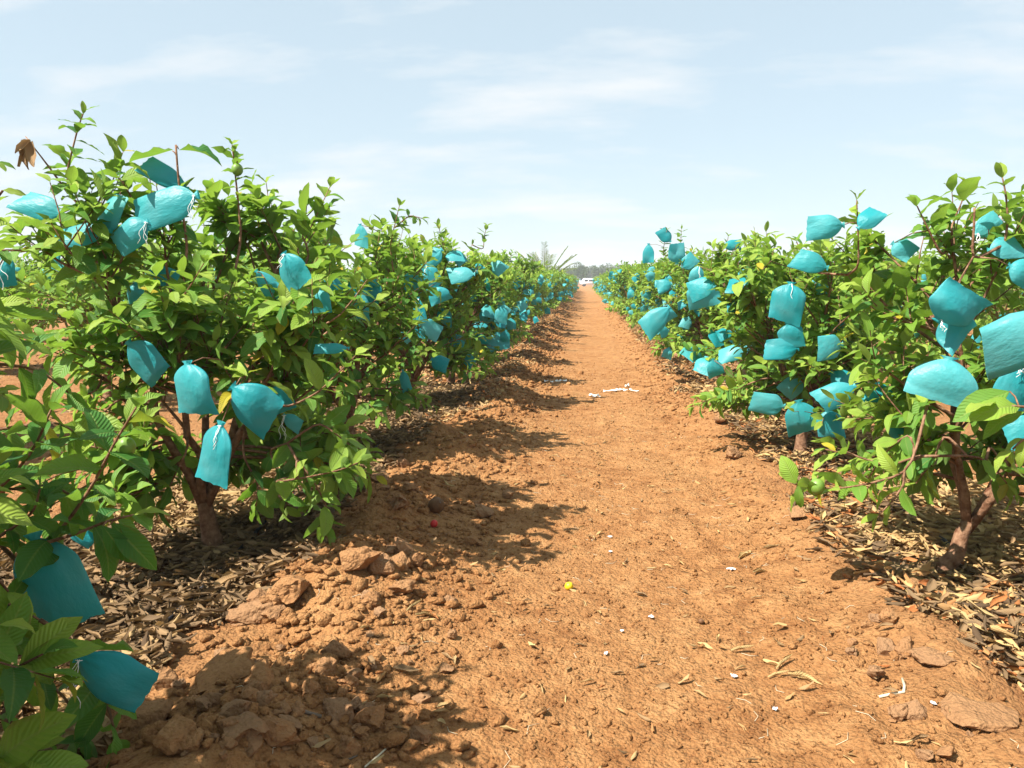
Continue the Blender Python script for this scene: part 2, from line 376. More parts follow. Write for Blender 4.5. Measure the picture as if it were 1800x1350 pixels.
# ------------------------------------------------------------------ guava trees
def unit(v): v = np.asarray(v, float); return v/(np.linalg.norm(v)+1e-9)
def curve(p0, d0, length, n, r_, bend=(0, 0, .3), jit=.12):
    pts = [np.array(p0, float)]; d = unit(d0)
    for i in range(n):
        d = unit(d + np.array(bend)/n + np.array([r_.gauss(0, jit) for _ in range(3)])/math.sqrt(n)); pts.append(pts[-1]+d*length/n)
    return np.array(pts)
def along(pts, t):
    s = t*(len(pts)-1); i = min(int(s), len(pts)-2); f = s-i
    return pts[i]*(1-f)+pts[i+1]*f, unit(pts[i+1]-pts[i])
def leaf_twig(lv, pts, r_, size=.115, t0=.12, gap=.042, tone=.5, spread_=1.05):
    """opposite pairs, each turned from the one before, smaller towards the tip"""
    seg = np.linalg.norm(np.diff(pts, axis=0), axis=1).sum(); n = max(2, int(seg*(1-t0)/gap))
    rot = r_.uniform(0, 6.28)
    for i in range(n+1):
        t = t0+(1-t0)*i/n; p, d = along(pts, min(t, .999))
        a = unit(np.cross(d, (0.3, .2, 1))); b = np.cross(d, a)
        tip = i >= n-1
        for k in (0, 1):
            if r_.random() < .10: continue
            ph = rot + k*math.pi + r_.gauss(0, .25); o_ = math.cos(ph)*a + math.sin(ph)*b
            spr = spread_*(.5 if i == n else .75 if tip else 1) + r_.gauss(0, .15)
            ld = unit(d*math.cos(spr)+o_*math.sin(spr) + np.array((0, 0, r_.uniform(-.30, .16))))
            up = unit(np.array((0, 0, 1.)) + d*.55 + np.array([r_.gauss(0, .35) for _ in range(3)]))
            s = size*(r_.uniform(.55, .75) if i == n else r_.uniform(.55, 1.25))
            v = tone + r_.gauss(0, .22) + (.28 if tip else 0)  # wide spread paints highlight and shade contrast into the leaf tones
            if r_.random() < .012: v = 1.0
            else: v = min(.94, max(.02, v))
            lv.add(p, ld, up, s, v)
        rot += math.pi/2 + r_.gauss(0, .15)

class Guava:
    """skeleton and leaves of one tree, coordinates relative to its base"""
    def __init__(s, seed, height=1.5, rad=.85, fork=.28, limbs=5, subs=7, twigs=5, leaf=.112, lean=(0, 0), low=14, r0=.038, tone=.56):
        r_ = random.Random(seed); s.r = r_; s.lv = Leaves(); s.leaf = leaf; s.tone = tone
        s.trunk = MB(); s.limbs = []; s.nodes = []
        fk = np.array((lean[0], lean[1], fork)); base = np.array((0, 0, -.06))
        tp = np.array([base, (0, 0, .012), (lean[0]*.25+r_.gauss(0, .012), lean[1]*.25+r_.gauss(0, .012), fork*.4), fk*np.array((.75, .75, .75)), fk])
        s.trunk.tube(tp, [r0*1.9, r0*1.42, r0*1.08, r0*.95, r0*.82], 10)
        az0 = r_.uniform(0, 6.28)
        for i in range(limbs):
            az = az0 + 2*math.pi*i/limbs + r_.gauss(0, .25); hr = rad*r_.uniform(.38, .68)*(0.35 if i == limbs-1 else 1); hz = height*r_.uniform(.74, .92)
            end = fk + np.array((math.cos(az)*hr, math.sin(az)*hr, hz-fork))
            mid = fk + np.array((math.cos(az)*hr*.62, math.sin(az)*hr*.62, (hz-fork)*.42))
            tt = np.linspace(0, 1, 8)[:, None]
            pts = (1-tt)**2*fk*1.0 + 2*(1-tt)*tt*mid + tt**2*end
            pts[0] = fk-np.array((0, 0, .04)); pts[2:] += np.array([[r_.gauss(0, .016) for _ in range(3)] for _ in range(6)])
            mb = MB(); mb.tube(pts, np.linspace(r0*.62, r0*.17, 8), 7); s.limbs.append(mb)
            s.nodes += [(p, len(s.limbs)-1, r0*.25) for p in pts[1:]]
            out_dir = np.array((math.cos(az), math.sin(az), 0))
            for j in range(subs + (low if i < limbs-1 else 0)//max(1, limbs-1) + (1 if i < limbs-1 else 0)):
                lowb = j >= subs
                t = r_.uniform(.14, .42) if lowb else r_.uniform(.28, 1.0) if j else 1.0
                p, d = along(pts, min(t, .999))
                th = r_.uniform(0, 6.28); rd = np.array((math.cos(th), math.sin(th), r_.uniform(-.1, .5)))
                dd = unit(out_dir*(1.3 if lowb else .75) + rd*.9 + np.array((0, 0, -.15 if lowb else .45))) if j else unit(d+np.array((0, 0, .6))+out_dir*.15)
                ln = r_.uniform(.30, .52)*rad/.85
                q = curve(p, dd, ln, 5, r_, bend=(0, 0, -.25 if lowb else .35))
                # keep the crown inside its rough outline
                ce = np.array((lean[0], lean[1], height*.60)); e = (q-ce)/np.array((rad*1.02, rad*1.02, height*.46)); m_ = np.linalg.norm(e, axis=1)
                q = np.where((m_ > 1)[:, None], ce+(q-ce)/np.maximum(m_, 1)[:, None]**.75, q)
                q[:, 2] = np.maximum(q[:, 2], .34+.05*r_.random())
                mb.tube(q, np.linspace(.0085, .004, 6), 4); s.nodes += [(pp, len(s.limbs)-1, .0055) for pp in q[2:]]
                for k in range(twigs):
                    tk = 1.0 if k == 0 else r_.uniform(.25, .9); p2, d2 = along(q, min(tk, .999))
                    th = r_.uniform(0, 6.28); rd = np.array((math.cos(th), math.sin(th), r_.uniform(-.35, .7)))
                    w = curve(p2, unit(d2*(.9 if k else 1.6)+rd*.85+np.array((0, 0, .12 if lowb else .30))), r_.uniform(.15, .30), 4, r_, bend=(0, 0, .15 if not lowb else -.25), jit=.1)
                    w[:, 2] = np.maximum(w[:, 2], .28+.06*r_.random())
                    mb.tube(w[::2], np.linspace(.0042, .002, 3), 3, cap=False); s.nodes += [(pp, len(s.limbs)-1, .003) for pp in w[1:]]
                    leaf_twig(s.lv, w, r_, leaf, tone=tone, gap=.043)
    def nearest(s, p):
        A = np.array([n[0] for n in s.nodes]); k = int(np.argmin(np.linalg.norm(A-p, axis=1))); return s.nodes[k]
    def attach(s, p, r1=.0022):
        """a twig from the nearest branch to p"""
        n0, li, rr = s.nearest(p)
        v = p-n0; L_ = np.linalg.norm(v)
        if L_ < .004: return
        m_ = n0+v*.5+np.array((s.r.gauss(0, .03*L_), s.r.gauss(0, .03*L_), .10*L_))
        s.limbs[li].tube([n0, m_, p], [max(r1, min(rr, .004)), r1*1.15, r1], 5)
    def sprig(s, pts, size=.115, r0=.006, r1=.0025, leaves=True, t0=.1, gap=.045, tone=None, spread_=1.0):
        pts = np.array(pts, float); n0, li, rr = s.nearest(pts[0])
        full = np.vstack([n0[None], pts]) if np.linalg.norm(n0-pts[0]) > .01 else pts
        # smooth the polyline
        m_ = len(full); tt = np.linspace(0, m_-1, m_*3); sm = np.stack([np.interp(tt, np.arange(m_), full[:, c]) for c in range(3)], 1)
        sm[1:-1] = (sm[:-2]+2*sm[1:-1]+sm[2:])/4
        s.limbs[li].tube(sm, np.linspace(r0, r1, len(sm)), 6); s.nodes += [(p, li, r1) for p in sm[3:]]
        if leaves: leaf_twig(s.lv, pts, s.r, size, t0=t0, gap=gap, tone=s.tone if tone is None else tone, spread_=spread_)

ORD = ['first', 'second', 'third', 'fourth', 'fifth', 'sixth', 'seventh', 'eighth', 'ninth', 'tenth', 'eleventh', 'twelfth', 'thirteenth', 'fourteenth', 'fifteenth', 'sixteenth', 'seventeenth', 'eighteenth', 'nineteenth', 'twentieth']
def tree_label(side, i):
    row = 'the row that shades the path' if side == 0 else 'the sunlit row opposite the shaded path edge'
    return row
def emit_tree(g, base, label, group, nleaf, templates, seed):
    e = empty('guava_tree', tuple(base)); tag(e, label, 'tree', group)
    link('trunk', g.trunk.mesh('trunk'), e, M['bark'])
    for mb in g.limbs: link('limb', mb.mesh('limb'), e, M['bark' if nleaf else 'twig'])
    P, D, Nn, S, A = g.lv.arrays()
    keep = np.ones(len(P), bool)
    if nleaf:
        C = P + np.array(base) + D/np.linalg.norm(D, axis=1)[:, None]*S[:, None]*.5
        px, py, dep = project(C); ok = (dep > .3) & (px > -20) & (px < 1820) & (py > -20) & (py < 1370)
        app = F*S/np.maximum(dep, .1); cell = np.maximum(6, np.median(app[ok])*.30 if ok.any() else 10)
        best = {}
        for i in np.where(ok)[0]:
            k = (int(px[i]//cell), int(py[i]//cell))
            if k not in best or dep[i] < dep[best[k]]: best[k] = i
        ch = sorted(best.values(), key=lambda i: -app[i])[:nleaf]
        ex, ey, ez = frames(D, Nn); r_ = random.Random(seed)
        for i in ch:
            keep[i] = False
            me = leaf_mesh(r_.randrange(len(T_NEAR)), 8 if A[i] > .97 else min(7, int(A[i]*8)))
            o = bpy.data.objects.new('leaf', me); col.objects.link(o); o.parent = e
            m_ = Matrix(((ex[i][0], ey[i][0], ez[i][0], 0), (ex[i][1], ey[i][1], ez[i][1], 0), (ex[i][2], ey[i][2], ez[i][2], 0), (0, 0, 0, 1)))
            o.location = P[i]; o.rotation_mode = 'QUATERNION'; o.rotation_quaternion = m_.to_quaternion(); o.scale = (S[i],)*3
    if keep.any():
        f = link('foliage', merge_leaves('foliage', P[keep], D[keep], Nn[keep], S[keep], A[keep], templates, seed), e, M['leaf'])
        if nleaf: f['kind'] = 'stuff'
    return e

# ---- where the trees stand
def bpos(x, y): return np.array((x, y, float(gz(x, y))))
PL = {0: (-1.57, 1.0)}; PR = {0: (1.92, 1.15)}
b = on_ground(378, 968); PL[1] = (b[0], b[1]); b = on_ground(1655, 1012); PR[1] = (b[0], b[1]); b = on_ground(1408, 800); PR[2] = (b[0], b[1])
jr = random.Random(21)
y = PL[1][1]
for i in range(2, 46): y += 2.05+jr.uniform(-.16, .16); PL[i] = (ROWS[0]+jr.uniform(-.08, .08), y)
y = PR[2][1]
for i in range(3, 46): y += 2.05+jr.uniform(-.16, .16); PR[i] = (ROWS[1]+jr.uniform(-.06, .08)+.04, y)
G = {}
NU = 8
for i in range(NU):
    G[('L', i)] = Guava(100+i, height=[1.22, 1.46, 1.36, 1.40, 1.38, 1.32, 1.36, 1.32][i], rad=[.80, .76, .77, .79, .76, .77, .77, .77][i], leaf=[.125, .13, .118, .116, .115, .115, .115, .115][i],
                        subs=10 if i < 4 else 9, lean=[(.02, 0), (-.03, -.02), (0, 0), (.02, 0), (0, 0), (.03, 0), (0, 0), (0, 0)][i], fork=[.3, .24, .3, .26, .3, .28, .3, .3][i])
    G[('R', i)] = Guava(230+i, height=[1.2, 1.36, 1.28, 1.36, 1.46, 1.34, 1.36, 1.32][i], rad=[.75, .80, .80, .82, .8, .82, .8, .8][i], leaf=[.125, .120, .115, .114, .115, .115, .115, .115][i],
                        subs=10 if i < 4 else 9, r0=.031 if i == 1 else .038, lean=[(0, 0), (.10, .02), (0, 0), (.02, 0), (0, 0), (.03, 0), (0, 0), (0, 0)][i], fork=[.3, .22, .22, .3, .3, .28, .3, .3][i], limbs=4 if i == 1 else 5, tone=.62)
def B(k): return bpos(*(PL if k[0] == 'L' else PR)[k[1]])
def spr(k, pix, Yd, **kw):
    G[k].sprig([at(px, py, Yd+(0 if len(q) == 0 else q[0]))-B(k) for px, py, *q in pix], **kw)
YL1 = PL[1][1]; YR1 = PR[1][1]
# tall shoots and low branches that stand out in the picture
spr(('L', 1), [(185, 430), (160, 385), (120, 340), (118, 300), (128, 260), (137, 225), (146, 200)], YL1-.25, size=.105, gap=.040, tone=.34)
spr(('L', 1), [(120, 340), (85, 292), (45, 240)], YL1-.25, leaves=False, r0=.005, r1=.002)
spr(('L', 1), [(330, 440), (322, 380), (314, 320), (309, 255)], YL1-.30, leaves=False, r0=.006, r1=.004)
spr(('L', 1), [(425, 420), (418, 350), (413, 300), (408, 255)], YL1-.1, size=.085, gap=.033, tone=.4)
spr(('L', 1), [(262, 400), (238, 360), (215, 318), (196, 303)], YL1-.25, size=.10, gap=.05, tone=.45)
spr(('L', 1), [(520, 400), (566, 353)], YL1+.2, leaves=False, r0=.004, r1=.002)
spr(('L', 1), [(470, 850), (545, 838), (600, 826), (632, 812)], YL1-.35, size=.12, tone=.72)
spr(('L', 1), [(520, 800), (560, 860), (580, 905), (575, 930)], YL1-.3, size=.12, tone=.6)
spr(('L', 1), [(500, 720), (560, 690), (600, 650), (625, 625)], YL1-.35, size=.125, tone=.74)
spr(('L', 1), [(170, 690), (120, 700), (60, 715)], YL1-.2, size=.12, tone=.5)
spr(('L', 2), [(690, 470), (686, 430), (694, 395), (702, 362)], PL[2][1], size=.10, gap=.04, tone=.45)
spr(('L', 2), [(694, 400), (720, 378), (742, 384)], PL[2][1], size=.10, gap=.04, tone=.4)
spr(('L', 2), [(585, 430), (580, 400), (584, 388)], PL[2][1]-.2, size=.09, tone=.45)
spr(('L', 3), [(780, 440), (776, 415), (770, 396)], PL[3][1], size=.10, gap=.04, tone=.5)
spr(('L', 3), [(850, 440), (851, 415), (856, 398)], PL[3][1]+.4, size=.10, gap=.04, tone=.4)
spr(('R', 1), [(1765, 440), (1772, 385), (1768, 340), (1762, 312)], YR1-.2, size=.10, tone=.55)
spr(('R', 1), [(1655, 450), (1630, 400), (1612, 362)], YR1-.1, size=.12, tone=.5)
spr(('R', 1), [(1510, 470), (1508, 400), (1506, 352)], YR1+.1, size=.085, gap=.06, tone=.6)
spr(('R', 1), [(1708, 460), (1712, 400), (1713, 365)], YR1-.3, leaves=False, r0=.006, r1=.004)
spr(('R', 1), [(1600, 830), (1530, 850), (1470, 860), (1405, 852)], YR1-.4, size=.125, tone=.80)
spr(('R', 1), [(1620, 800), (1560, 820), (1500, 800), (1450, 790)], YR1-.3, size=.115, tone=.72)
spr(('R', 1), [(1590, 850), (1570, 880), (1545, 905)], YR1-.4, size=.11, tone=.72)
spr(('R', 1), [(1720, 800), (1755, 830), (1770, 850)], YR1-.3, size=.11, tone=.8)
spr(('R', 1), [(1430, 480), (1412, 450), (1400, 425)], YR1+.3, size=.09, tone=.4)
spr(('R', 0), [(1860, 720), (1800, 715), (1750, 712)], 2.15, size=.15, tone=.62, gap=.07)
spr(('R', 0), [(1870, 760), (1800, 770), (1780, 790)], 2.15, size=.14, tone=.6, gap=.07)
spr(('R', 4), [(1165, 450), (1168, 425), (1172, 405)], PR[4][1], size=.10, tone=.45)
spr(('R', 4), [(1195, 450), (1197, 420), (1198, 403)], PR[4][1], size=.10, tone=.45)
spr(('R', 3), [(1320, 460), (1325, 430), (1326, 408)], PR[3][1]+.2, size=.10, tone=.5)
spr(('R', 3), [(1275, 460), (1278, 430), (1280, 416)], PR[3][1]+.4, size=.09, tone=.5)
spr(('R', 2), [(1390, 470), (1362, 462), (1345, 455)], PR[2][1]-.1, size=.11, tone=.6)
spr(('L', 0), [(20, 1010), (110, 930), (165, 850), (200, 780), (240, 715)], 1.75, size=.135, gap=.055, tone=.30)
spr(('L', 0), [(-60, 900), (10, 850), (60, 790), (90, 720)], 1.75, size=.13, gap=.055, tone=.28)
spr(('L', 0), [(60, 960), (130, 940), (190, 915), (235, 905)], 1.7, size=.14, gap=.055, tone=.30)
spr(('L', 0), [(-40, 1080), (20, 1060), (70, 1090)], 1.65, size=.13, gap=.05, tone=.40)
spr(('L', 0), [(-50, 1200), (0, 1190), (45, 1165), (75, 1150)], 1.5, size=.13, gap=.06, tone=.70)
spr(('L', 0), [(-60, 1330), (-10, 1330), (40, 1320)], 1.45, size=.14, gap=.06, tone=.75)
spr(('L', 0), [(120, 1120), (175, 1190), (195, 1260), (205, 1300)], 1.68, size=.13, gap=.06, tone=.25)
spr(('L', 0), [(-60, 1000), (-10, 1010), (15, 1040)], 1.5, size=.12, gap=.06, tone=.72)
spr(('L', 0), [(-80, 420), (-30, 380), (5, 335)], 1.7, size=.085, gap=.06, tone=.72)
spr(('L', 0), [(-80, 460), (-20, 440), (40, 440)], 1.7, size=.09, gap=.05, tone=.45)
spr(('L', 0), [(-80, 300), (-40, 290), (-5, 285)], 1.7, size=.06, gap=.06, tone=.40)
for pix, yd_, tn in (([(-60, 640), (10, 640), (70, 650), (120, 690)], 1.85, .35), ([(-40, 760), (30, 750), (100, 740), (150, 770)], 1.9, .25), ([(-40, 860), (30, 860), (90, 850), (140, 880)], 1.8, .22),
                     ([(-30, 960), (20, 930), (60, 900), (70, 860)], 1.7, .25), ([(-50, 1130), (0, 1120), (60, 1130)], 1.62, .45), ([(-60, 1250), (0, 1260), (60, 1290), (100, 1310)], 1.62, .30), ([(60, 1180), (120, 1230), (150, 1300)], 1.7, .22), ([(-60, 560), (-10, 570), (40, 600)], 1.8, .5)):
    spr(('L', 0), pix, yd_, size=.115, gap=.046, tone=tn)
for pix, tn in (([(330, 790), (300, 850), (285, 890)], .40), ([(425, 800), (455, 850), (450, 890)], .40), ([(250, 770), (215, 825), (195, 865)], .45), ([(500, 770), (535, 825), (548, 880)], .5), ([(290, 780), (262, 830), (255, 870)], .35), ([(470, 790), (500, 845), (505, 890)], .42), ([(210, 700), (160, 745), (120, 770)], .45), ([(560, 740), (600, 770), (625, 790)], .62)):
    spr(('L', 1), pix, YL1-.22, size=.12, gap=.04, tone=tn)
for pix, tn in (([(1600, 760), (1560, 790), (1520, 850)], .6), ([(1740, 780), (1770, 830), (1790, 870)], .6), ([(1660, 760), (1640, 810), (1610, 850)], .55)):
    spr(('R', 1), pix, YR1-.25, size=.11, gap=.04, tone=tn)
# big leaves with a place of their own
def one_leaf(k, p0, p1, Yd, up=(0, -.3, 1), tone=.5, dY=0.0):
    a = at(*p0, Yd)-B(k); b_ = at(*p1, Yd+dY)-B(k); G[k].attach(a); G[k].lv.add(a, b_-a, np.array(up, float), float(np.linalg.norm(b_-a))*1.03, tone)
one_leaf(('L', 1), (303, 265), (222, 272), YL1-.30, (0, -.25, 1), .05)  # very dark tone paints this leaf as seen against the light
one_leaf(('L', 1), (314, 262), (388, 255), YL1-.30, (0, -.25, 1), .05)  # backlit darkness put into the leaf tone here too
one_leaf(('L', 1), (312, 293), (300, 348), YL1-.32, (-.2, -1, .3), .85)
one_leaf(('L', 1), (215, 318), (262, 277), YL1-.3, (0, -1, .4), .85)
one_leaf(('R', 0), (1775, 688), (1675, 735), 2.2, (-.2, -.8, .8), .50)
one_leaf(('R', 0), (1800, 722), (1722, 752), 2.15, (-.2, -.6, .8), .55)
one_leaf(('R', 1), (1400, 850), (1372, 805), YR1-.42, (-.4, -.9, .3), .80)
one_leaf(('R', 1), (1405, 852), (1405, 897), YR1-.42, (-.4, -.9, .3), .66)
one_leaf(('R', 1), (1425, 845), (1440, 882), YR1-.42, (-.4, -.9, .3), .75)
one_leaf(('L', 0), (35, 1170), (140, 1120), 1.5, (0, -.8, .8), .80)
one_leaf(('L', 0), (30, 1175), (68, 1250), 1.5, (-.3, -.8, .5), .70)
one_leaf(('L', 0), (-20, 1345), (92, 1262), 1.42, (.3, -.8, .8), .80)
one_leaf(('L', 0), (20, 1360), (125, 1330), 1.42, (.1, -.7, .9), .75)
one_leaf(('L', 0), (195, 920), (283, 995), 1.68, (.4, -.7, .6), .14)
one_leaf(('L', 0), (180, 925), (240, 992), 1.66, (.3, -.8, .5), .10)

# ------------------------------------------------------------------ fruit bags
def bag_geometry(seed, length, width, nt_=22, ns=28, crump=.10, ruff=True):
    """neck at the origin, body along +x, wide in y, thin in z: two film sheets gathered at the neck, welded square at the far end"""
    r_ = random.Random(seed); V = []; UVs = []; k = r_.choice((4, 5, 6)); ph = r_.uniform(0, 6)
    puff = r_.uniform(.11, .22); sk = r_.uniform(-.28, .28); tw = r_.uniform(-.3, .3); open_ = r_.uniform(.28, .6)
    creases = []
    for _ in range(6):
        a = r_.uniform(-1.3, 1.3); creases.append((math.cos(a), math.sin(a), r_.uniform(.25, .95), r_.uniform(-.25, .25), r_.uniform(-1, 1)*(.40+2.2*crump)*.75))
    taper = r_.uniform(-.10, .12); b1 = r_.uniform(0, 6)
    ts = ([-.07, -.03] if ruff else []) + list(np.linspace(0, 1, nt_))
    for t in ts:
        if t < 0: w = .07+1.1*(-t); th = .05
        else:
            q = min(1, t/open_); w = .07+.43*math.sin(q*math.pi/2)**.75; w *= 1+taper*(t-.5)
            th = max(puff*(math.sin(math.pi*min(1, t**.75))**.8 if 0 < t < 1 else 0), .05*(1-t)+.004)
        for j in range(ns):
            a = 2*math.pi*j/ns; ca, sa = math.cos(a), math.sin(a)
            yy = w*(2/math.pi)*math.asin(max(-1, min(1, ca))) if False else w*ca
            g = max(0, 1-max(t, 0)/.75)
            zz_ = th*sa*abs(sa)**.5
            zz_ += .055*g*(abs(math.sin(k*.5*math.acos(max(-1, min(1, ca)))*2+ph))-.5)*(1 if sa >= 0 else -.4)*min(1, max(t, 0)*4+.3)
            u = max(t, 0); c_ = 0
            for (ax, ay, ct, cy, am) in creases: c_ += am*abs((u-ct)*ax+(yy-cy)*ay)*u
            z = zz_ + c_*.5
            x = t + sk*yy*u*u + .012*math.sin(yy*22+b1)*u*u
            an = tw*u; UVs.append((t, yy+(.0 if sa >= 0 else 3))); V.append((x*length, (yy*math.cos(an)-z*math.sin(an)*.4)*width, (z*math.cos(an)+yy*math.sin(an)*.5)*width))
    n = len(ts); Fq_ = [(i*ns+j, i*ns+(j+1) % ns, (i+1)*ns+(j+1) % ns, (i+1)*ns+j) for i in range(n-1) for j in range(ns)]
    return np.array(V), np.array(Fq_), np.array(UVs)
def axis_matrix(p, d, n):
    d = unit(d); y_ = unit(np.cross(n, d)); z_ = np.cross(d, y_)
    return Matrix(((d[0], y_[0], z_[0], p[0]), (d[1], y_[1], z_[1], p[1]), (d[2], y_[2], z_[2], p[2]), (0, 0, 0, 1)))
BAGS = []                                              # (matrix, length, width, tree key, unique seed or None, label, group, string length)
def bag(k, neck, seam, wpx, Yd, dY=0.0, label=None, string=0.0, crump=.10, tone=None):
    p = at(*neck, Yd); q = at(*seam, Yd+dY); r_ = random.Random(int(neck[0]*7+neck[1]*13))
    n = unit(np.array((r_.uniform(-.45, .25), -1, r_.uniform(.0, .55))))
    BAGS.append(dict(m=axis_matrix(p, q-p, n), L=float(np.linalg.norm(q-p)), W=wpx*Yd/F*1.02, k=k, seed=int(neck[0]*3+neck[1]), label=label, string=string, p=p, crump=crump, tone=r_.uniform(.1, .9) if tone is None else tone))
# first tree of the shading row (the one with the rusty trunk among dry leaves)
T1 = ' of the first full guava tree in the row shading the path'
y1 = YL1-.55
bag(('L', 1), (388, 748), (373, 848), 76, y1-.1, label='lowest turquoise fruit bag, squared, hanging just above the rusty trunk', string=.10)
bag(('L', 1), (330, 640), (345, 728), 92, y1-.05, label='broad bell-shaped turquoise fruit bag with vertical folds, above the squared lowest bag')
bag(('L', 1), (412, 682), (478, 742), 84, y1, label='crumpled turquoise fruit bag beside the bell-shaped bag, slumped over sideways', crump=.22)
bag(('L', 1), (228, 604), (280, 664), 72, y1+.1, label='turquoise fruit bag half behind a green twig beside the bell-shaped bag')
bag(('L', 1), (485, 682), (505, 722), 42, y1+.25, label='small dim turquoise bag tucked behind the crumpled slumped bag')
bag(('L', 1), (500, 448), (534, 502), 58, YL1-.35, label='turquoise fruit bag with leaf shadows, upper crown edge facing the second tree', string=.06)
bag(('L', 1), (452, 478), (490, 524), 34, YL1-.2, label='narrow shaded turquoise bag beside the bag with leaf shadows')
bag(('L', 1), (560, 510), (566, 550), 38, YL1-.2, label='pale turquoise bag at the crown edge between first and second tree')
bag(('L', 1), (610, 612), (552, 613), 20, YL1-.3, label='flattened dark turquoise bag lying along a leafy branch of the first tree')
bag(('L', 1), (105, 376), (28, 348), 46, YL1-.3, label='turquoise fruit bag blown sideways under the shoot with brown dead leaves')
bag(('L', 1), (178, 412), (210, 342), 52, YL1-.3, label='upright turquoise bag beside the bare sloping branch at the crown top')
bag(('L', 1), (190, 406), (94, 422), 46, YL1-.35, label='long turquoise bag lying sideways at the foot of the bare sloping branch')
bag(('L', 1), (258, 392), (200, 432), 54, YL1-.38, label='turquoise bag with a pointed corner in the row of bags at crown top', string=.12)
bag(('L', 1), (342, 345), (238, 384), 66, YL1-.36, label='largest sunlit turquoise bag at the crown top below the bare upright stick', string=.12)
bag(('L', 1), (325, 330), (252, 287), 38, YL1-.28, label='topmost turquoise bag, behind the bare upright stick')
bag(('L', 1), (238, 498), (240, 532), 40, YL1-.2, label='small turquoise bag deep in the middle of the first crown')
bag(('L', 1), (265, 478), (310, 492), 36, YL1-.1, label='small shaded turquoise bag half covered by leaves under the crown-top bags')
bag(('L', 1), (500, 730), (528, 752), 26, YL1-.2, label='small dark turquoise bag by the stem of the first tree', string=.10)
# the nearest tree, only its branches reach into view
bag(('L', 0), (62, 948), (116, 1105), 138, 1.72, label='big turquoise fruit bag under dark leaves on the tree cut off by the frame')
bag(('L', 0), (142, 1158), (255, 1222), 98, 1.62, label='low turquoise bag blown sideways above the soil clods, white string dangling', string=.12, tone=.3)
bag(('L', 0), (10, 448), (4, 505), 40, 1.9, label='turquoise bag at the crown edge with a long white string', string=.12)
bag(('L', 0), (120, 925), (165, 955), 40, 1.95, label='small turquoise bag peeping from behind the big bag')
# sunlit row
y1 = YR1-.45
bag(('R', 0), (1850, 570), (1742, 622), 104, 2.35, label='big pale turquoise bag jutting out beside the ribbed drooping leaves', tone=.95)
bag(('R', 0), (1790, 640), (1772, 736), 62, 2.6, label='deep turquoise bag hanging straight below the big pale jutting bag', string=.05, tone=.2)
bag(('R', 0), (1830, 745), (1772, 770), 50, 2.55, label='turquoise bag behind a knotted white string', string=.16)
bag(('R', 1), (1668, 632), (1648, 705), 104, y1, label='dome-shaped turquoise bag above the ribbed drooping leaves', tone=.8)
bag(('R', 1), (1650, 562), (1692, 508), 86, y1, label='crumpled turquoise bag opening like a flower in the middle of the crown', crump=.28, string=.05)
bag(('R', 1), (1660, 560), (1692, 598), 62, y1+.06, label='turquoise bag hanging under the one opening like a flower', crump=.2)
bag(('R', 1), (1480, 396), (1418, 402), 40, YR1+.1, label='turquoise bag held out against the sky at the crown edge', tone=.7)
bag(('R', 1), (1452, 470), (1398, 452), 36, YR1+.2, label='turquoise bag with a dark folded side under the one held against the sky')
bag(('R', 1), (1510, 400), (1545, 368), 34, YR1, label='turquoise bag behind the thin upright twig at the crown top')
bag(('R', 1), (1715, 412), (1758, 384), 36, YR1-.1, label='turquoise bag by the bare upright stem of the first sunlit tree', string=.06)
bag(('R', 1), (1740, 440), (1795, 432), 40, YR1-.2, label='turquoise bag hung over a branch below the bare upright stem')
bag(('R', 1), (1570, 428), (1602, 450), 34, YR1, label='shaded turquoise bag among the upper leaves of the first sunlit tree')
bag(('R', 1), (1775, 468), (1820, 490), 44, YR1-.3, label='turquoise bag at the upper outer edge of the first sunlit crown')
bag(('R', 1), (1520, 702), (1562, 680), 32, YR1+.2, label='dim turquoise bag low behind the leaves of the first sunlit tree')
bag(('R', 1), (1560, 745), (1590, 765), 30, YR1+.1, label='small dim turquoise bag close to the first sunlit trunk')
bag(('R', 2), (1390, 500), (1378, 566), 54, PR[2][1]-.5, label='deep turquoise bag with a white string down its side, second sunlit tree', string=.18, tone=.15)
bag(('R', 2), (1385, 570), (1395, 610), 40, PR[2][1]-.5, label='turquoise bag directly under the one with the white string')
bag(('R', 2), (1400, 612), (1342, 618), 38, PR[2][1]-.5, label='wide turquoise bag lowest of three bags hanging one under another', crump=.2)
bag(('R', 2), (1376, 714), (1321, 706), 36, PR[2][1]-.35, label='low turquoise bag blown level beside the forked second trunk', tone=.7)
bag(('R', 2), (1404, 707), (1413, 762), 52, PR[2][1]-.5, label='creased turquoise bag hanging right over the forked second trunk', tone=.4)
bag(('R', 2), (1500, 680), (1438, 708), 42, PR[2][1]-.7, label='long sloping turquoise bag above the forked second trunk')
bag(('R', 2), (1455, 722), (1462, 768), 42, PR[2][1]-.6, label='turquoise bag beneath the long sloping bag', tone=.2)
bag(('R', 3), (1232, 496), (1240, 540), 54, PR[3][1]-.7, label='large flat-bottomed turquoise bag at the front of the third sunlit tree', tone=.7)
bag(('R', 3), (1318, 612), (1263, 626), 30, PR[3][1]-.6, label='long low turquoise bag at the foot of the third sunlit crown')
bag(('R', 3), (1228, 468), (1222, 496), 24, PR[3][1]-.6, label='small turquoise bag just above the large flat-bottomed bag', string=.12)
bag(('R', 3), (1272, 432), (1304, 430), 18, PR[3][1]+.1, label='turquoise bag on the crown top of the third sunlit tree')
bag(('R', 3), (1295, 488), (1322, 484), 24, PR[3][1]-.3, label='turquoise bag in the upper middle of the third sunlit crown')
bag(('R', 4), (1175, 542), (1132, 582), 38, PR[4][1]-.6, label='folded turquoise bag low on the fourth sunlit tree, lower of two', crump=.2)
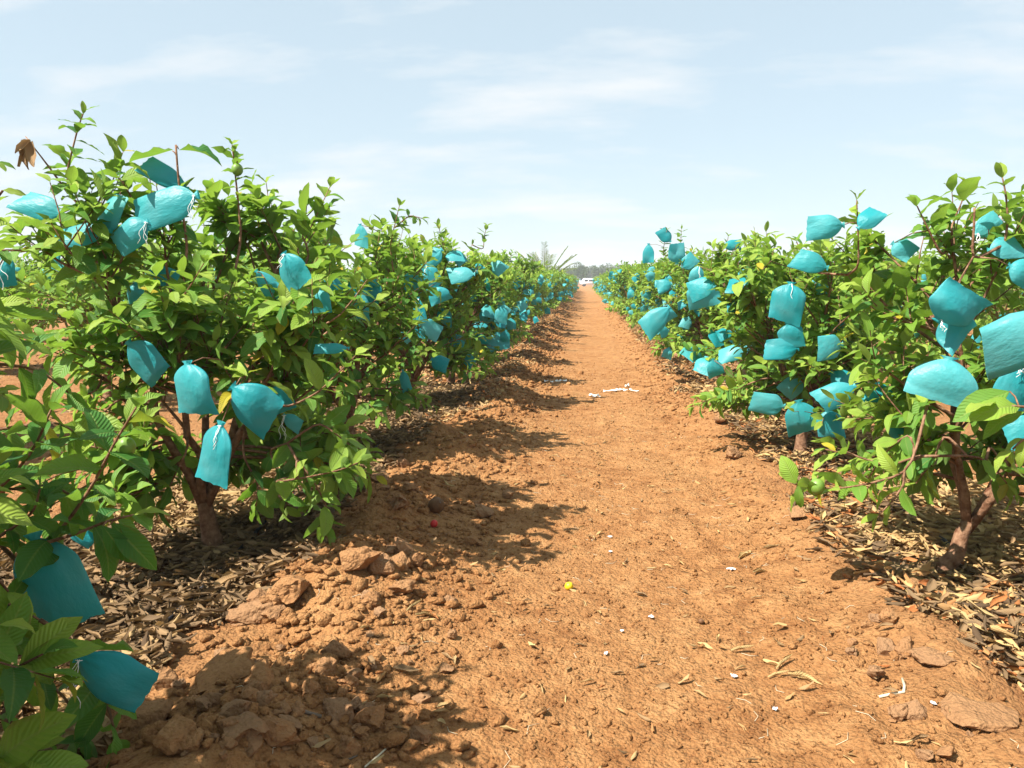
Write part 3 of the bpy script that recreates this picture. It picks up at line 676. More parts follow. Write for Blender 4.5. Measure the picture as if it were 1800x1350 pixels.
bag(('R', 4), (1160, 545), (1176, 565), 34, PR[4][1]-.55, label='turquoise bag touching the folded low bag on the fourth sunlit tree')
bag(('R', 4), (1176, 612), (1171, 630), 17, PR[4][1]-.5, label='small egg-shaped turquoise bag hanging near the ground below the fourth sunlit tree')
bag(('R', 4), (1140, 430), (1140, 462), 20, PR[4][1], label='turquoise bag standing up at the outer shoulder of the fourth sunlit tree')
bag(('R', 4), (1190, 462), (1188, 428), 30, PR[4][1]-.2, label='wide turquoise bag high on the fourth sunlit tree')
bag(('R', 4), (1178, 424), (1160, 404), 22, PR[4][1], label='topmost turquoise bag of the fourth sunlit tree')
bag(('R', 4), (1200, 470), (1222, 452), 24, PR[4][1]-.3, label='turquoise bag on the fourth sunlit crown edge facing the third tree')
bag(('R', 4), (1180, 500), (1155, 505), 22, PR[4][1]-.4, label='turquoise bag across the middle of the fourth sunlit crown')
bag(('L', 2), (633, 396), (636, 434), 28, PL[2][1], label='upright turquoise bag against the sky on top of the second shading tree', tone=.7)
bag(('L', 2), (708, 652), (716, 688), 19, PL[2][1]+.2, label='lone low turquoise bag under the second shading tree')
bag(('L', 3), (775, 440), (737, 470), 32, PL[3][1]-.5, label='top one of a chain of turquoise bags on the third shading tree')
bag(('L', 3), (750, 468), (768, 505), 30, PL[3][1]-.6, label='middle one of a chain of turquoise bags on the third shading tree', string=.1)
bag(('L', 3), (765, 505), (775, 532), 42, PL[3][1]-.6, label='wide lowest one of a chain of turquoise bags on the third shading tree', crump=.25)
bag(('L', 3), (735, 526), (742, 594), 27, PL[3][1]-.75, label='long thin turquoise bag hanging down the front of the third shading tree', string=.12)
bag(('L', 3), (832, 482), (788, 484), 30, PL[3][1]-.3, label='ragged turquoise bag lying level on the third shading tree', crump=.25)
bag(('L', 4), (876, 586), (876, 616), 40, PL[4][1]-.2, label='folded turquoise bag low by the path under the fourth shading tree', crump=.25)
bag(('L', 4), (882, 540), (880, 568), 22, PL[4][1]-.4, label='turquoise bag above the folded low bag on the fourth shading tree')

PROTO = [Guava(600+i, height=1.32, rad=.84, leaf=.14, subs=9, twigs=3, low=10, limbs=5, tone=.6) for i in range(4)]
def proto_nodes(g): return g
br = random.Random(77); ALLK = [('L', i) for i in range(1, 46)] + [('R', i) for i in range(1, 46)]
def rand_bags(k, n, base, g, sc=1.0, rz=0.0, push=.07):
    """bags pushed out through the crown surface, at branch tips"""
    c_, s_ = math.cos(rz), math.sin(rz)
    nd = [q[0] for q in g.nodes if q[2] < .004]
    for _ in range(n):
        best = None
        for _t in range(6):
            p = br.choice(nd); w = np.array((p[0]*c_-p[1]*s_, p[0]*s_+p[1]*c_, p[2]))*sc
            side = (1 if k[0] == 'L' else -1)*w[0] - .8*w[1]
            if best is None or side > best[0]: best = (side, w)
        w = best[1]; w = w + unit((w[0], w[1],   .3*(w[2]-.7)))*push; p = base+w
        if p[2]-base[2] < .50: p = p + np.array((0, 0, .28))
        L_ = br.uniform(.11, .18); d = unit((br.gauss(0, .6)+(.35 if k[0] == 'L' else -.25), br.gauss(-.2, .45), br.uniform(-1.3, .0)))
        if p[2]+d[2]*L_ < .22: d = unit((d[0], d[1], .2))
        n_ = unit((br.uniform(-.6, .6), -1, br.uniform(-.2, .8)))
        BAGS.append(dict(m=axis_matrix(p, d, n_), L=L_, W=L_*.9, k=k, seed=None, label=None, string=0, p=p, crump=.15, tone=br.random()))
cnt = {('L', 1): 0, ('R', 1): 0, ('L', 2): 5, ('R', 2): 5, ('L', 3): 6, ('R', 3): 8, ('L', 4): 9, ('R', 4): 9}
for k in ALLK:
    if k in G:
        rand_bags(k, cnt.get(k, 10 if k[0] == 'L' else 12), B(k), G[k])
        if k[1] > 1: rand_bags(k, 5, B(k), G[k], push=-.06)

for b_ in BAGS:                                                      # give each near bag the twig it is tied to
    if b_['k'] in G: G[b_['k']].attach(b_['p']-B(b_['k']), .002)

# leaves do not grow through the bags, and the placed bags hang outside the foliage
for b_ in BAGS:
    if not b_['label']: continue
    M_ = np.array(b_['m']); ctr = M_[:3, 3]+M_[:3, 0]*b_['L']*.55; cx, cy, cd = project(ctr); rp = .46*F/cd*max(b_['W'], b_['L']*.8)
    for k, g in G.items():
        lv = g.lv
        if not lv.P: continue
        P, D, Nn, S, A = lv.arrays(); C_ = P+B(k)+D/np.linalg.norm(D, axis=1)[:, None]*S[:, None]*.5; px, py, dep = project(C_)
        near = (np.hypot(px-cx, py-cy) < rp*.95) & (dep < cd+.06) & (dep > cd-.6); h_ = np.random.default_rng(int(cx)).random(len(P)) < .88
        if k[0] == b_['k'][0] and k[1] == 0 and b_['k'][1] == 1: h_ &= False
        kill = near & h_
        if kill.any():
            for nm in 'PDNSA': setattr(lv, nm, [v for v, q in zip(getattr(lv, nm), kill) if not q])

# ------------------------------------------------------------------ put the near trees into the scene
for side in ('L', 'R'):
    for i in range(NU):
        k = (side, i); row = 'in the row that shades the path' if side == 'L' else 'in the sunlit row across the path'
        if i == 0: lab = 'guava tree cut off by the frame, dark leaves over big turquoise bags ' + ('by soil clods' if side == 'L' else 'with large ribbed drooping leaves')
        elif i == 1: lab = 'guava tree with tall shoots, dead brown leaves and rusty trunk in dry leaf litter' if side == 'L' else 'guava tree with bare twin reddish stems above pale dry leaves, sunlit row'
        else: lab = 'bag-hung guava tree, %s towards the white van in the %s row' % (ORD[i-1], 'path-shading' if side == 'L' else 'sunlit')
        if i == 0 and side == 'R': lab = 'guava tree mostly out of view with large ribbed leaves and pale turquoise bag'
        emit_tree(G[k], B(k), lab, 'guava trees along the path', 300 if i < 4 else 170, T_NEAR if i == 1 else T_MID if i < 5 else T_FAR, 900+i)

# farther trees share the meshes of four trees
PM = []
for i, g in enumerate(PROTO):
    P, D, Nn, S, A = g.lv.arrays()
    mb = MB()
    for l_ in g.limbs: mb.V += l_.V; mb.F += [f+mb.n for f in l_.F]; mb.C += l_.C; mb.U += l_.U; mb.A += l_.A; mb.n += l_.n
    t_ = g.trunk.mesh('trunk'); t_.materials.append(M['bark']); l_ = mb.mesh('limb'); l_.materials.append(M['twig'])
    c_ = merge_leaves('crown', P, D, Nn, S, A, T_FAR, 40+i); c_.materials.append(M['leaf'])
    PM.append((t_, l_, c_))
fr = random.Random(5)
def far_tree(base, label, group, k=None, nb=0):
    j = fr.randrange(4); rz = fr.uniform(0, 6.28); sc = fr.uniform(.9, 1.1)
    e = empty('guava_tree', tuple(base), rz); e.scale = (sc, sc, sc*fr.uniform(.93, 1.1)); tag(e, label, 'tree', group)
    for nm, me in zip(('trunk', 'branches', 'crown'), PM[j]): link(nm, me, e)
    if nb: rand_bags(k, nb, base, PROTO[j], sc, rz)
for side, PP in (('L', PL), ('R', PR)):
    row = 'the row that shades the path' if side == 'L' else 'the sunlit row across the path'
    for i in range(NU, 46):
        if i <= 20: lab = 'bag-hung guava tree, %s towards the white van in the %s row' % (ORD[i-1], 'path-shading' if side == 'L' else 'sunlit'); gp = 'guava trees along the path'
        else: lab = 'small distant guava tree near the white van end of %s' % row; gp = 'distant guava trees of ' + row
        far_tree(bpos(*PP[i]), lab, gp, (side, i), 9 if i < 16 else 8)
for rx, nm, y0, y1_ in ((-4.95, 'next row behind the trees that shade the path', 5.2, 26), (-8.2, 'second row behind the trees that shade the path', 9.8, 34), (-11.4, 'third row behind the trees that shade the path', 13, 40),
                  (4.75, 'next row behind the sunlit row', 6.6, 26), (8.0, 'second row behind the sunlit row', 11.5, 34)):
    y = y0
    while y < y1_:
        far_tree(bpos(rx+fr.uniform(-.1, .1), y), 'guava tree seen through gaps, in the ' + nm, 'guava trees in the ' + nm, ('X', rx), 7); y += 2.05+fr.uniform(-.15, .15)

# ------------------------------------------------------------------ put the bags into the scene
VARB = []
for i in range(12):
    V_, F_, U_ = bag_geometry(3000+i, 1, .9, 10, 16, .30); VARB.append((V_*np.array((1, 1, .72)), F_, U_))
BM = {}
def bag_object(b_):
    loc, rot, _ = b_['m'].decompose()
    if b_['seed'] is not None:
        V, Fq_, UVs = bag_geometry(b_['seed'], b_['L'], b_['W'], crump=b_['crump']); mb = MB(); mb.add(V, Fq_, UVs, np.full(len(V), b_['tone'])); sc = 1
        me = mb.mesh('fruit_bag'); me.materials.append(M['bag'])
    else:
        j = br.randrange(12); st = int(b_['tone']*3.99)
        if (j, st) not in BM:
            mb = MB(); mb.add(*VARB[j], np.full(len(VARB[j][0]), st/3)); BM[(j, st)] = mb.mesh('fruit_bag'); BM[(j, st)].materials.append(M['bag'])
        me = BM[(j, st)]; sc = b_['L']
    if b_['string']:
        e = empty('fruit_bag', loc); o = link('pouch', me, e)
        r_ = random.Random(b_['seed']); mb = MB()
        fl = F/max(1, b_['p'][1])
        rr = .0009 if b_['p'][1] < 3.6 else .0015
        mb.tube([(math.cos(a)*.011, math.sin(a)*.011, 0) for a in np.linspace(0, 2*math.pi, 9)], rr*1.2, 5)
        for q in range(2 if b_['p'][1] > 3.6 else 3):
            dx, dy = r_.uniform(-.02, .02), r_.uniform(-.03, -.012); Ls = b_['string']*r_.uniform(.5, 1.05)
            mb.tube([(dx*t+.006*math.sin(t*9+q), -.012+dy*min(1, t*2.5), -Ls*t+.004*math.cos(t*7)) for t in np.linspace(0, 1, 9)], rr, 5)
        link('tie_string', mb.mesh('tie_string'), e, M['string'])
        o.rotation_mode = 'QUATERNION'; o.rotation_quaternion = rot
        top = e
    else:
        o = link('fruit_bag', me); o.location = loc; o.rotation_mode = 'QUATERNION'; o.rotation_quaternion = rot; o.scale = (sc,)*3; top = o
    if b_['label']: tag(top, b_['label'], 'fruit bag', 'turquoise fruit bags on the guava trees')
    else:
        s_, i = b_['k']
        if s_ == 'X': lab = 'turquoise fruit bag glimpsed on the %s rows behind' % ('shading' if i < 0 else 'sunlit')
        elif i <= 20: lab = 'turquoise fruit bag among leaves of the %s guava tree of the %s row' % (ORD[i-1], 'shading' if s_ == 'L' else 'sunlit')
        else: lab = 'tiny turquoise fruit bag on far trees of the %s row' % ('shading' if s_ == 'L' else 'sunlit')
        tag(top, lab, 'fruit bag', lab.replace('turquoise fruit bag', 'bags'))
def appsize(b_):
    px, py, dep = project(np.array(b_['p'])); vis = 1 if (-40 < px < 1840 and -40 < py < 1400 and dep > .3) else 0
    return (2 if b_['label'] else 1)*vis*b_['L']/max(dep, .3)*(.25 if b_['k'][0] == 'X' else 1)
BAGS.sort(key=lambda b_: -appsize(b_))
for b_ in BAGS[:298]: bag_object(b_)
mb = MB(); VARF = [bag_geometry(3000+i, 1, .9, 5, 8, .30, False) for i in range(12)]
for b_ in BAGS[298:]:
    V, Fq_, UVs = VARF[br.randrange(12)]; m_ = np.array(b_['m']); mb.add((V*b_['L']) @ m_[:3, :3].T + m_[:3, 3], Fq_, UVs, np.full(len(V), b_['tone']))
tag(link('fruit_bags', mb.mesh('fruit_bags'), None, M['bag']), 'turquoise fruit bags dotted along the far and rear guava rows', 'fruit bags', kind='stuff')

# ------------------------------------------------------------------ dead leaf tuft, green fruit
e = empty('dead_leaf_tuft', tuple(at(45, 240, YL1-.25))); tag(e, 'tuft of curled brown dead leaves hanging from a bare shoot against the sky', 'dead leaves')
r_ = random.Random(4)
for j, (px, py) in enumerate(((36, 283), (42, 292), (54, 296), (62, 290), (30, 270))):
    a = at(46+r_.uniform(-6, 8), 246+r_.uniform(-2, 6), YL1-.25); q = at(px, py, YL1-.25-.02*j); V, Fc, U = T_DRY[j]
    mb = MB(); mb.add(V, Fc, U, np.full(len(V), .22+.08*j)); me = mb.mesh('dead_leaf'); me.materials.append(M['dry'])
    o = link('dead_leaf', me, e); m_ = axis_matrix(a-at(45, 240, YL1-.25), q-a, (0.3*j-.6, -1, .2)); lc, rt, _ = m_.decompose()
    o.location = lc; o.rotation_mode = 'QUATERNION'; o.rotation_quaternion = rt; o.scale = (float(np.linalg.norm(q-a))*1.05,)*3
def ball_mesh(name, r, seed, sub=2, sq=(1, 1, 1), rough=.06, cuts=0):
    import bmesh
    bm = bmesh.new(); bmesh.ops.create_icosphere(bm, subdivisions=sub, radius=1)
    V = np.array([v.co[:] for v in bm.verts]); Fc = np.array([[v.index for v in f.verts] for f in bm.faces]); bm.free()
    q = V*2.0+seed*3.7
    d = 1 + rough*(vnoise(q[:, 0]*1.3+q[:, 2], q[:, 1]*1.3-q[:, 2]*.7, seed)*2 + vnoise(q[:, 0]*3.1-q[:, 2]*2, q[:, 1]*3.1+q[:, 2]*2.2, seed+9))
    V = V*d[:, None]
    if cuts:
        rc = np.random.default_rng(seed+500)
        for _ in range(cuts):
            n_ = rc.normal(size=3); n_ /= np.linalg.norm(n_); over = np.maximum(0, V @ n_ - rc.uniform(.42, .80)); V = V - over[:, None]*n_*.92
        V = V*(1 + .07*vnoise(V[:, 0]*6+V[:, 2]*4, V[:, 1]*6-V[:, 2]*5, seed+3)[:, None] + .05*vnoise(V[:, 0]*14+V[:, 2]*9, V[:, 1]*14-V[:, 2]*11, seed+4)[:, None])
    V = V*np.array(sq)*r
    m_ = MB(); m_.add(V, Fc); return m_.mesh(name)
def guava_fruit(pt, r, label):
    o = empty('green_guava', tuple(pt)); tag(o, label, 'guava fruit', 'unripe guavas left unbagged')
    link('fruit_body', ball_mesh('fruit_body', r, 3, 3, (1, 1, 1.12), .02), o, M['fruit'])
    mb = MB(); mb.tube([(0, 0, r*1.05), (.002, 0, r*1.5)], [.003, .0025], 6); link('stalk', mb.mesh('stalk'), o, M['twig'])
    mb = MB()
    for a in np.linspace(0, 2*math.pi, 6)[:-1]: mb.tube([(0, 0, -r*1.08), (math.cos(a)*r*.22, math.sin(a)*r*.22, -r*1.2)], [.003, .001], 4)
    link('calyx', mb.mesh('calyx'), o, M['twig'])
for (px, py, Yd, rp, lab, k) in ((222, 785, 1.78, 17, 'green guava beside a dark leaf on the branch reaching over bare soil', ('L', 0)), (28, 903, 1.7, 15, 'dark green guava in the shaded leaves above the big turquoise bag', ('L', 0)),
        (1436, 855, YR1-.40, 13, 'pale green guava among bright leaves on the low branch over the path edge', ('R', 1)), (417, 298, YL1-.12, 10, 'small green guava on the shoot standing against the sky', ('L', 1)), (25, 1135, 1.6, 18, 'green guava between the big bag and the bright ribbed leaf', ('L', 0))):
    p = at(px, py, Yd); guava_fruit(p, rp*Yd/F, lab)

# ------------------------------------------------------------------ soil clods
CL = [ball_mesh('clod', 1, 50+i, 3, (1.25, 1.0+.03*i % .3, 1.0), .40, 12) for i in range(10)]
CS = []
for i in range(16):
    me = ball_mesh('clod_small', 1, 80+i, 1 if i < 8 else 0, (1.1, .9, .85), .40, 6 if i < 8 else 2); V = np.zeros(len(me.vertices)*3, np.float32); me.vertices.foreach_get('co', V)
    CS.append((V.reshape(-1, 3), np.array([list(p.vertices) for p in me.polygons])))
for me in CL: me.materials.append(M['clod']); me.polygons.foreach_set('use_smooth', np.zeros(len(me.polygons), bool))
cr_ = random.Random(12)
def clod(px, py, rpx, label=None, flat=1.0):
    p = on_ground(px, py); r = rpx*p[1]/F*1.02
    o = bpy.data.objects.new('soil_clod', cr_.choice(CL)); col.objects.link(o); o.location = (p[0], p[1], p[2]+r*.46*flat); o.rotation_euler = (cr_.uniform(-.4, .4)*flat, cr_.uniform(-.4, .4)*flat, cr_.uniform(0, 6.28)); o.scale = (r, r*cr_.uniform(.8, 1.05), r*cr_.uniform(.75, 1.0)*flat)
    big = 'fist-sized lump' if r > .03 else 'small lump'; where = 'the shaded clod ridge' if p[0] < 0 else 'the sunlit path edge below the row'
    tag(o, label or '%s of dry reddish soil on %s' % (big, where), 'soil clod', 'soil clods beside the path')
named = [(310, 1318, 52, 'largest rounded brown soil clod below the low blown turquoise bag'), (270, 1270, 42, 'brown soil clod touching the largest rounded one'), (415, 1258, 28, 'flat grey-brown soil clod between the largest clod and the big ridge lump'),
  (385, 1200, 66, 'big broken ridge lump of crusted brown soil beside dry leaf litter', .6), (292, 1205, 26, 'small upright soil clod under the tip of the low turquoise bag'), (598, 1155, 28, 'brick-shaped sunlit-topped soil clod in the dappled shade'), (572, 1185, 24, 'soil clod leaning on the brick-shaped clod'),
  (625, 1002, 34, 'bright orange angular soil clod at the end of the ridge'), (668, 1005, 26, 'grey rounded soil clod beside the bright orange angular one'), (712, 975, 26, 'tall reddish soil clod in the tree shadow'), (700, 890, 20, 'soil clod above the tall reddish clod'),
  (520, 1045, 40, 'sunlit orange crest of soil beside dry leaves'), (448, 1085, 50, 'broad soil lump at the edge of the leaf litter', .55), (655, 1060, 20, 'sunlit knobbly clod below the bright orange angular one'),
  (1720, 1270, 62, 'large cracked slab of orange soil beside the bent white straw', .32), (1640, 1165, 40, 'orange soil slab under the pale leaf fan', .4), (1290, 805, 16, 'orange clod at the edge of the second sunlit leaf bed'), (1265, 740, 12, 'small orange clod by the third sunlit leaf bed')]
for n_ in named: clod(*n_)
for _ in range(330):
    sd = cr_.random()
    if sd < .72: px, py = cr_.uniform(300, 900), cr_.uniform(700, 1345)
    else: px, py = cr_.uniform(1180, 1800), cr_.uniform(700, 1345)
    p = on_ground(px, py); x = p[0]
    okx = (-1.28 < x < -.42) if sd < .72 else (.88 < x < 1.28)
    if not okx: continue
    clod(px, py, cr_.choice((7, 8, 9, 10, 12, 14, 17, 22, 28))*2.6/max(1.8, p[1])*cr_.uniform(.7, 1.1))
mb = MB()
def scatter_pebbles(n, xf, yf, rf):
    XY = [(xf(), yf()) for _ in range(n)]; ZZ = gz([q[0] for q in XY], [q[1] for q in XY])
    for (x, y_), z_ in zip(XY, ZZ):
        r = rf(y_); V, Fc = cr_.choice(CS[:8] if r > .0145 else CS[8:]); a = cr_.uniform(0, 6.28); c_, s_ = math.cos(a), math.sin(a); k = r*np.array((1, cr_.uniform(.7, 1), cr_.uniform(.55, 1)))
        W = V*k; W = np.stack([W[:, 0]*c_-W[:, 1]*s_, W[:, 0]*s_+W[:, 1]*c_, W[:, 2]], 1) + np.array((x, y_, z_+r*.2)); mb.add(W, Fc)
ydist = lambda a, b_: (lambda: a*(b_/a)**cr_.random())
scatter_pebbles(4600, lambda: cr_.gauss(-.86, .25), ydist(1.6, 14), lambda y_: min(.045, .0045+abs(cr_.gauss(0, .0125)))*(1+.03*y_))
scatter_pebbles(1500, lambda: cr_.gauss(1.07, .17), ydist(1.8, 14), lambda y_: min(.028, .004+abs(cr_.gauss(0, .0065)))*(1+.03*y_))
scatter_pebbles(9000, lambda: cr_.uniform(-.65, 1.0), ydist(1.6, 12), lambda y_: min(.016, .0022+abs(cr_.gauss(0, .0036)))*(1+.04*y_))
scatter_pebbles(3500, lambda: cr_.gauss(-.88, .24), ydist(7, 40), lambda y_: min(.06, .012+abs(cr_.gauss(0, .018))))
scatter_pebbles(1500, lambda: cr_.gauss(1.05, .2), ydist(7, 40), lambda y_: min(.05, .010+abs(cr_.gauss(0, .014))))
scatter_pebbles(900, lambda: -2.3-abs(cr_.gauss(0, 1.8)), ydist(2.6, 14), lambda y_: .008+abs(cr_.gauss(0, .02)))
tag(link('soil_crumbs', mb.mesh('soil_crumbs', smooth=False), None, M['soil']), 'small crumbs of red soil strewn over path and ridges', 'soil crumbs', kind='stuff')

# ------------------------------------------------------------------ dry leaf litter
def litter(n, xf, yf, lift, size, tones, templates, name, label, seed):
    r_ = random.Random(seed); lv = Leaves()
    pts_ = [(xf(r_), yf(r_)) for _ in range(n)]; q_ = np.array(pts_); wb = vnoise(q_[:, 0]*0+q_[:, 1]*1.3, q_[:, 0]*2.5, 66)*.5+vnoise(q_[:, 1]*5, q_[:, 0]*5, 67)*.3
    for (x, y_), wv in zip(pts_, wb):
        if lift > .005 and (0 < x < 3 and x < 1.14+wv*.8+.12*max(0, 2.75-y_) or -3 < x < 0 and x > -1.20+wv*.8+.45*min(1, max(0, (y_-5.5)/4))): continue
        a = r_.uniform(0, 6.28); z = abs(r_.gauss(0, lift))
        tone = r_.choice(tones)+r_.gauss(0, .07)
        # pale fresher leaves lie in drifts
        if vnoise(x*1.4+3, y_*1.1, 91) > (.12 if x > 0 else .27): tone = tone*.4+.62*.75
        up = (r_.gauss(0, .45), r_.gauss(0, .45), 1 if r_.random() < .6 else -1)
        lv.add((x, y_, z+.008), (math.cos(a), math.sin(a), r_.gauss(0, .22)), up, size*r_.uniform(.6, 1.25), min(1, max(0, tone)))
    P, D, Nn, S, A = lv.arrays(); P[:, 2] += gz(P[:, 0], P[:, 1]); me = merge_leaves(name, P, D, Nn, S, A, templates, seed)
    tag(link(name, me, None, M['dry']), label, 'leaf litter', kind='stuff')
lg = lambda a, b_: (lambda r_: a*(b_/a)**r_.random())
def bedx(c0, lo, hi): return lambda r_: (c0 + r_.uniform(-lo, hi)) if r_.random() < .75 else c0 + max(-1.35, min(1.35, r_.gauss(0, 1)))*(lo if c0 > 0 else hi)*.95
TN = (.05, .15, .25, .3, .35, .45, .55, .62, .75, .97)
litter(20000, bedx(-1.82, .75, .55), lg(1.6, 9), .022, .078, TN[:8]+(.25, .3, .4, .5), T_DRY, 'leaf_litter', 'dry curled brown leaf litter heaped along the row that shades the path', 71)
litter(16000, bedx(1.66, .52, .75), lg(1.8, 9), .020, .076, TN+(.8, .85, .97, .9), T_DRY, 'leaf_litter', 'pale tan and rust leaf litter heaped along the sunlit row', 72)
litter(11000, bedx(-1.65, .75, .95), lg(6.5, 60), .02, .085, TN, T_DRYFAR, 'leaf_litter', 'distant dry leaf litter along the row that shades the path', 73)
litter(7000, bedx(1.58, .55, .75), lg(7.5, 60), .02, .09, TN, T_DRYFAR, 'leaf_litter', 'distant dry leaf litter along the sunlit row', 74)
litter(4000, lambda r_: r_.choice((-4.95, -8.2, -11.4, 4.75, 8.0))+r_.gauss(0, .5), lg(5, 34), .015, .10, TN, T_DRYFAR, 'leaf_litter', 'dry leaf litter under the rows behind', 75)
litter(420, lambda r_: r_.uniform(-.9, 1.2), lg(1.7, 9), .002, .045, (.5, .7, .85), T_DRY, 'leaf_fragments', 'tiny dry leaf fragments strewn over the path', 76)
# straws lying on the path
mb = MB(); r_ = random.Random(8)
for _ in range(190):
    x, y_ = r_.uniform(-1.0, 1.15), 1.6*(7/1.6)**r_.random(); a = r_.uniform(0, 6.28); l_ = r_.uniform(.01, .035)
    pts = [(x+math.cos(a+.5*q)*l_*q, y_+math.sin(a+.5*q)*l_*q) for q in (-1, 0, 1)]
    mb.tube([(u, v, float(gz(u, v))+.003) for u, v in pts], .0008, 4)
tag(link('straw_bits', mb.mesh('straw_bits'), None, M['straw']), 'thin pale straws and rootlets scattered over the soil', 'straw', kind='stuff')

# single dry leaves lying on the path
def dry_leaf(px, py, lpx, ang, tone, label):
    p = on_ground(px, py); V, Fc, U = T_DRY[int(px+py) % len(T_DRY)]; mb = MB(); mb.add(V, Fc, U, np.full(len(V), tone)); me = mb.mesh('dry_leaf'); me.materials.append(M['dry'])
    o = link('dry_leaf', me); o.location = (p[0], p[1], p[2]+.008); s = lpx*p[1]/F; o.scale = (s, s, s); o.rotation_euler = (r_.gauss(0, .15), r_.gauss(0, .06), ang)
    tag(o, label, 'dry leaf', 'dry leaves fallen on the path')
for px, py, l_, a, lab in ((1340, 1165, 45, -.8, 'topmost pale dry leaf of the small heap on the path'), (1365, 1180, 46, .7, 'pale dry leaf crossing the small heap on the path'), (1385, 1190, 60, -.35, 'long pale dry leaf pointing at the bent straw'), (1350, 1195, 40, .2, 'flat pale dry leaf under the small heap'), (1402, 1196, 46, -.2, 'pale dry leaf at the pointed end of the small heap'),
        (1225, 1135, 44, -.5, 'curled tan dry leaf lying apart beside a broad one'), (1285, 1148, 44, .3, 'broad tan dry leaf beside the curled one'), (1262, 1132, 26, 1.4, 'dark brown dry leaf between two tan ones'),
        (1300, 985, 40, .9, 'tan dry leaf next to the white scrap by the shaded litter'), (1325, 1010, 44, .6, 'reddish dry leaf lying below the tan one by the white scrap'), (1340, 968, 36, .3, 'dry leaf farthest up the path of the loose trio'),
        (645, 1160, 42, -.9, 'olive dry leaf in the dappled shade beside the brick-shaped clod'), (690, 1180, 50, .1, 'flat olive dry leaf in the dappled shade'), (660, 1188, 30, .5, 'rusty dry leaf in the dappled shade'),
        (730, 1085, 50, .3, 'pale dry leaf in the tuft at the shadow edge'), (715, 1078, 44, 1.1, 'upright pale dry leaf in the tuft at the shadow edge'), (745, 1078, 36, -.4, 'straw-coloured dry leaf across the tuft at the shadow edge'),
        (1345, 713, 34, .3, 'dry leaf at the path edge by the white strips')):
    dry_leaf(px, py, l_, a, .8 if 'pale' in lab or 'tan' in lab else .97 if ('red' in lab or 'rust' in lab) else .4 if 'olive' in lab else .15 if 'dark' in lab else .65, lab)

# ------------------------------------------------------------------ scraps, fruit, sticks, hoses
def scrap(px, py, wpx, hpx, label, m='paper', name='paper_scrap'):
    p = on_ground(px, py); w = wpx*p[1]/F*.7; h = hpx*p[1]/F*1.1; r_ = random.Random(int(px+py)); mb = MB(); n = 4
    V = []; 
    for i in range(n+1):
        for j in range(n+1):
            u, v = i/n-.5, j/n-.5; k = (1+.3*r_.gauss(0, .6))*(1-.55*min(1, (2*abs(u))**2*(2*abs(v))**2)); V.append((u*w*k, v*h*k, .004+.18*w*abs(r_.gauss(0, .5))))
    Fc = [(i*(n+1)+j, (i+1)*(n+1)+j, (i+1)*(n+1)+j+1, i*(n+1)+j+1) for i in range(n) for j in range(n)]
    mb.add(V, Fc); o = link(name, mb.mesh(name, smooth=False), None, M[m]); o.location = (p[0], p[1], p[2]+.004); o.rotation_euler.z = r_.uniform(-.5, .5)
    tag(o, label, 'paper scrap', 'white scraps littering the path')
for a in ((1072, 946, 13, 6, 'white scrap lying beside a small dark hole, farthest up the path'), (1073, 972, 9, 7, 'tiny white scrap just below the one by the dark hole'), (1145, 1087, 12, 12, 'white scrap between the yellow guava and the loose tan leaves'), (1093, 1112, 10, 8, 'small white scrap in a line of three, nearest the middle of the path'),
          (1065, 1152, 10, 14, 'folded white scrap in a line of three'), (1290, 1192, 14, 14, 'white scrap beside the small heap of pale leaves'), (1362, 1250, 16, 10, 'clean white scrap standing alone below the heap of pale leaves'), (1285, 1003, 20, 12, 'larger off-white scrap by the loose trio of dry leaves'), (1640, 1240, 16, 12, 'crumpled clear-white scrap pressed into the soil slab')):
    scrap(*a)
def strip(pix, wpx, label):
    pts = [on_ground(px, py) for px, py in pix]; r_ = random.Random(int(pix[0][0])); V = []; n = 0; mb = MB()
    m_ = len(pts); tt = np.linspace(0, m_-1, m_*4); sm = np.stack([np.interp(tt, np.arange(m_), np.array(pts)[:, c]) for c in range(3)], 1)
    for i, p in enumerate(sm):
        w = wpx*p[1]/F*r_.uniform(.6, 1.5)
        for s_ in (-1, 0, 1): V.append((p[0]+r_.gauss(0, w*.2), p[1]+s_*w*1.6, p[2]+.006+abs(r_.gauss(0, .012))+(0.012 if s_ == 0 else 0)))
    Fc = [(i*3+s_, (i+1)*3+s_, (i+1)*3+s_+1, i*3+s_+1) for i in range(len(sm)-1) for s_ in (0, 1)]
    o0 = sm.mean(0); mb.add(np.array(V)-o0, Fc); o = link('plastic_strip', mb.mesh('plastic_strip', smooth=False), None, M['plastic_strip']); o.location = o0
    tag(o, label, 'plastic strip', 'white torn strips lying across the path')
strip([(1060, 690), (1085, 688), (1105, 688), (1122, 691)], 1.8, 'long torn white strip lying across the path')
strip([(1035, 697), (1045, 698), (1055, 699)], 2.4, 'short torn white strip at the end of the long one')
strip([(957, 672), (972, 674), (982, 672), (996, 671)], 1.8, 'white strip at the edge of the row shadow')
strip([(1098, 680), (1106, 680)], 2, 'faint white shred beyond the long torn strip')
def ground_fruit(px, py, rpx, m, name, label, calyx=True):
    p = on_ground(px, py); r = rpx*p[1]/F; o = empty(name, (p[0], p[1], p[2]+r*.85)); tag(o, label, 'guava fruit')
    link('fruit_body', ball_mesh('fruit_body', r, 5, 3, (1, 1, 1.1), .03), o, M[m])
    mb = MB()
    for a in np.linspace(0, 2*math.pi, 6)[:-1]: mb.tube([(0, 0, r*1.06), (math.cos(a)*r*.25, math.sin(a)*r*.25, r*1.22)], [r*.08, r*.03], 4)
    link('calyx', mb.mesh('calyx'), o, M['dead_twig']); o.rotation_euler = (.9, .4, px)
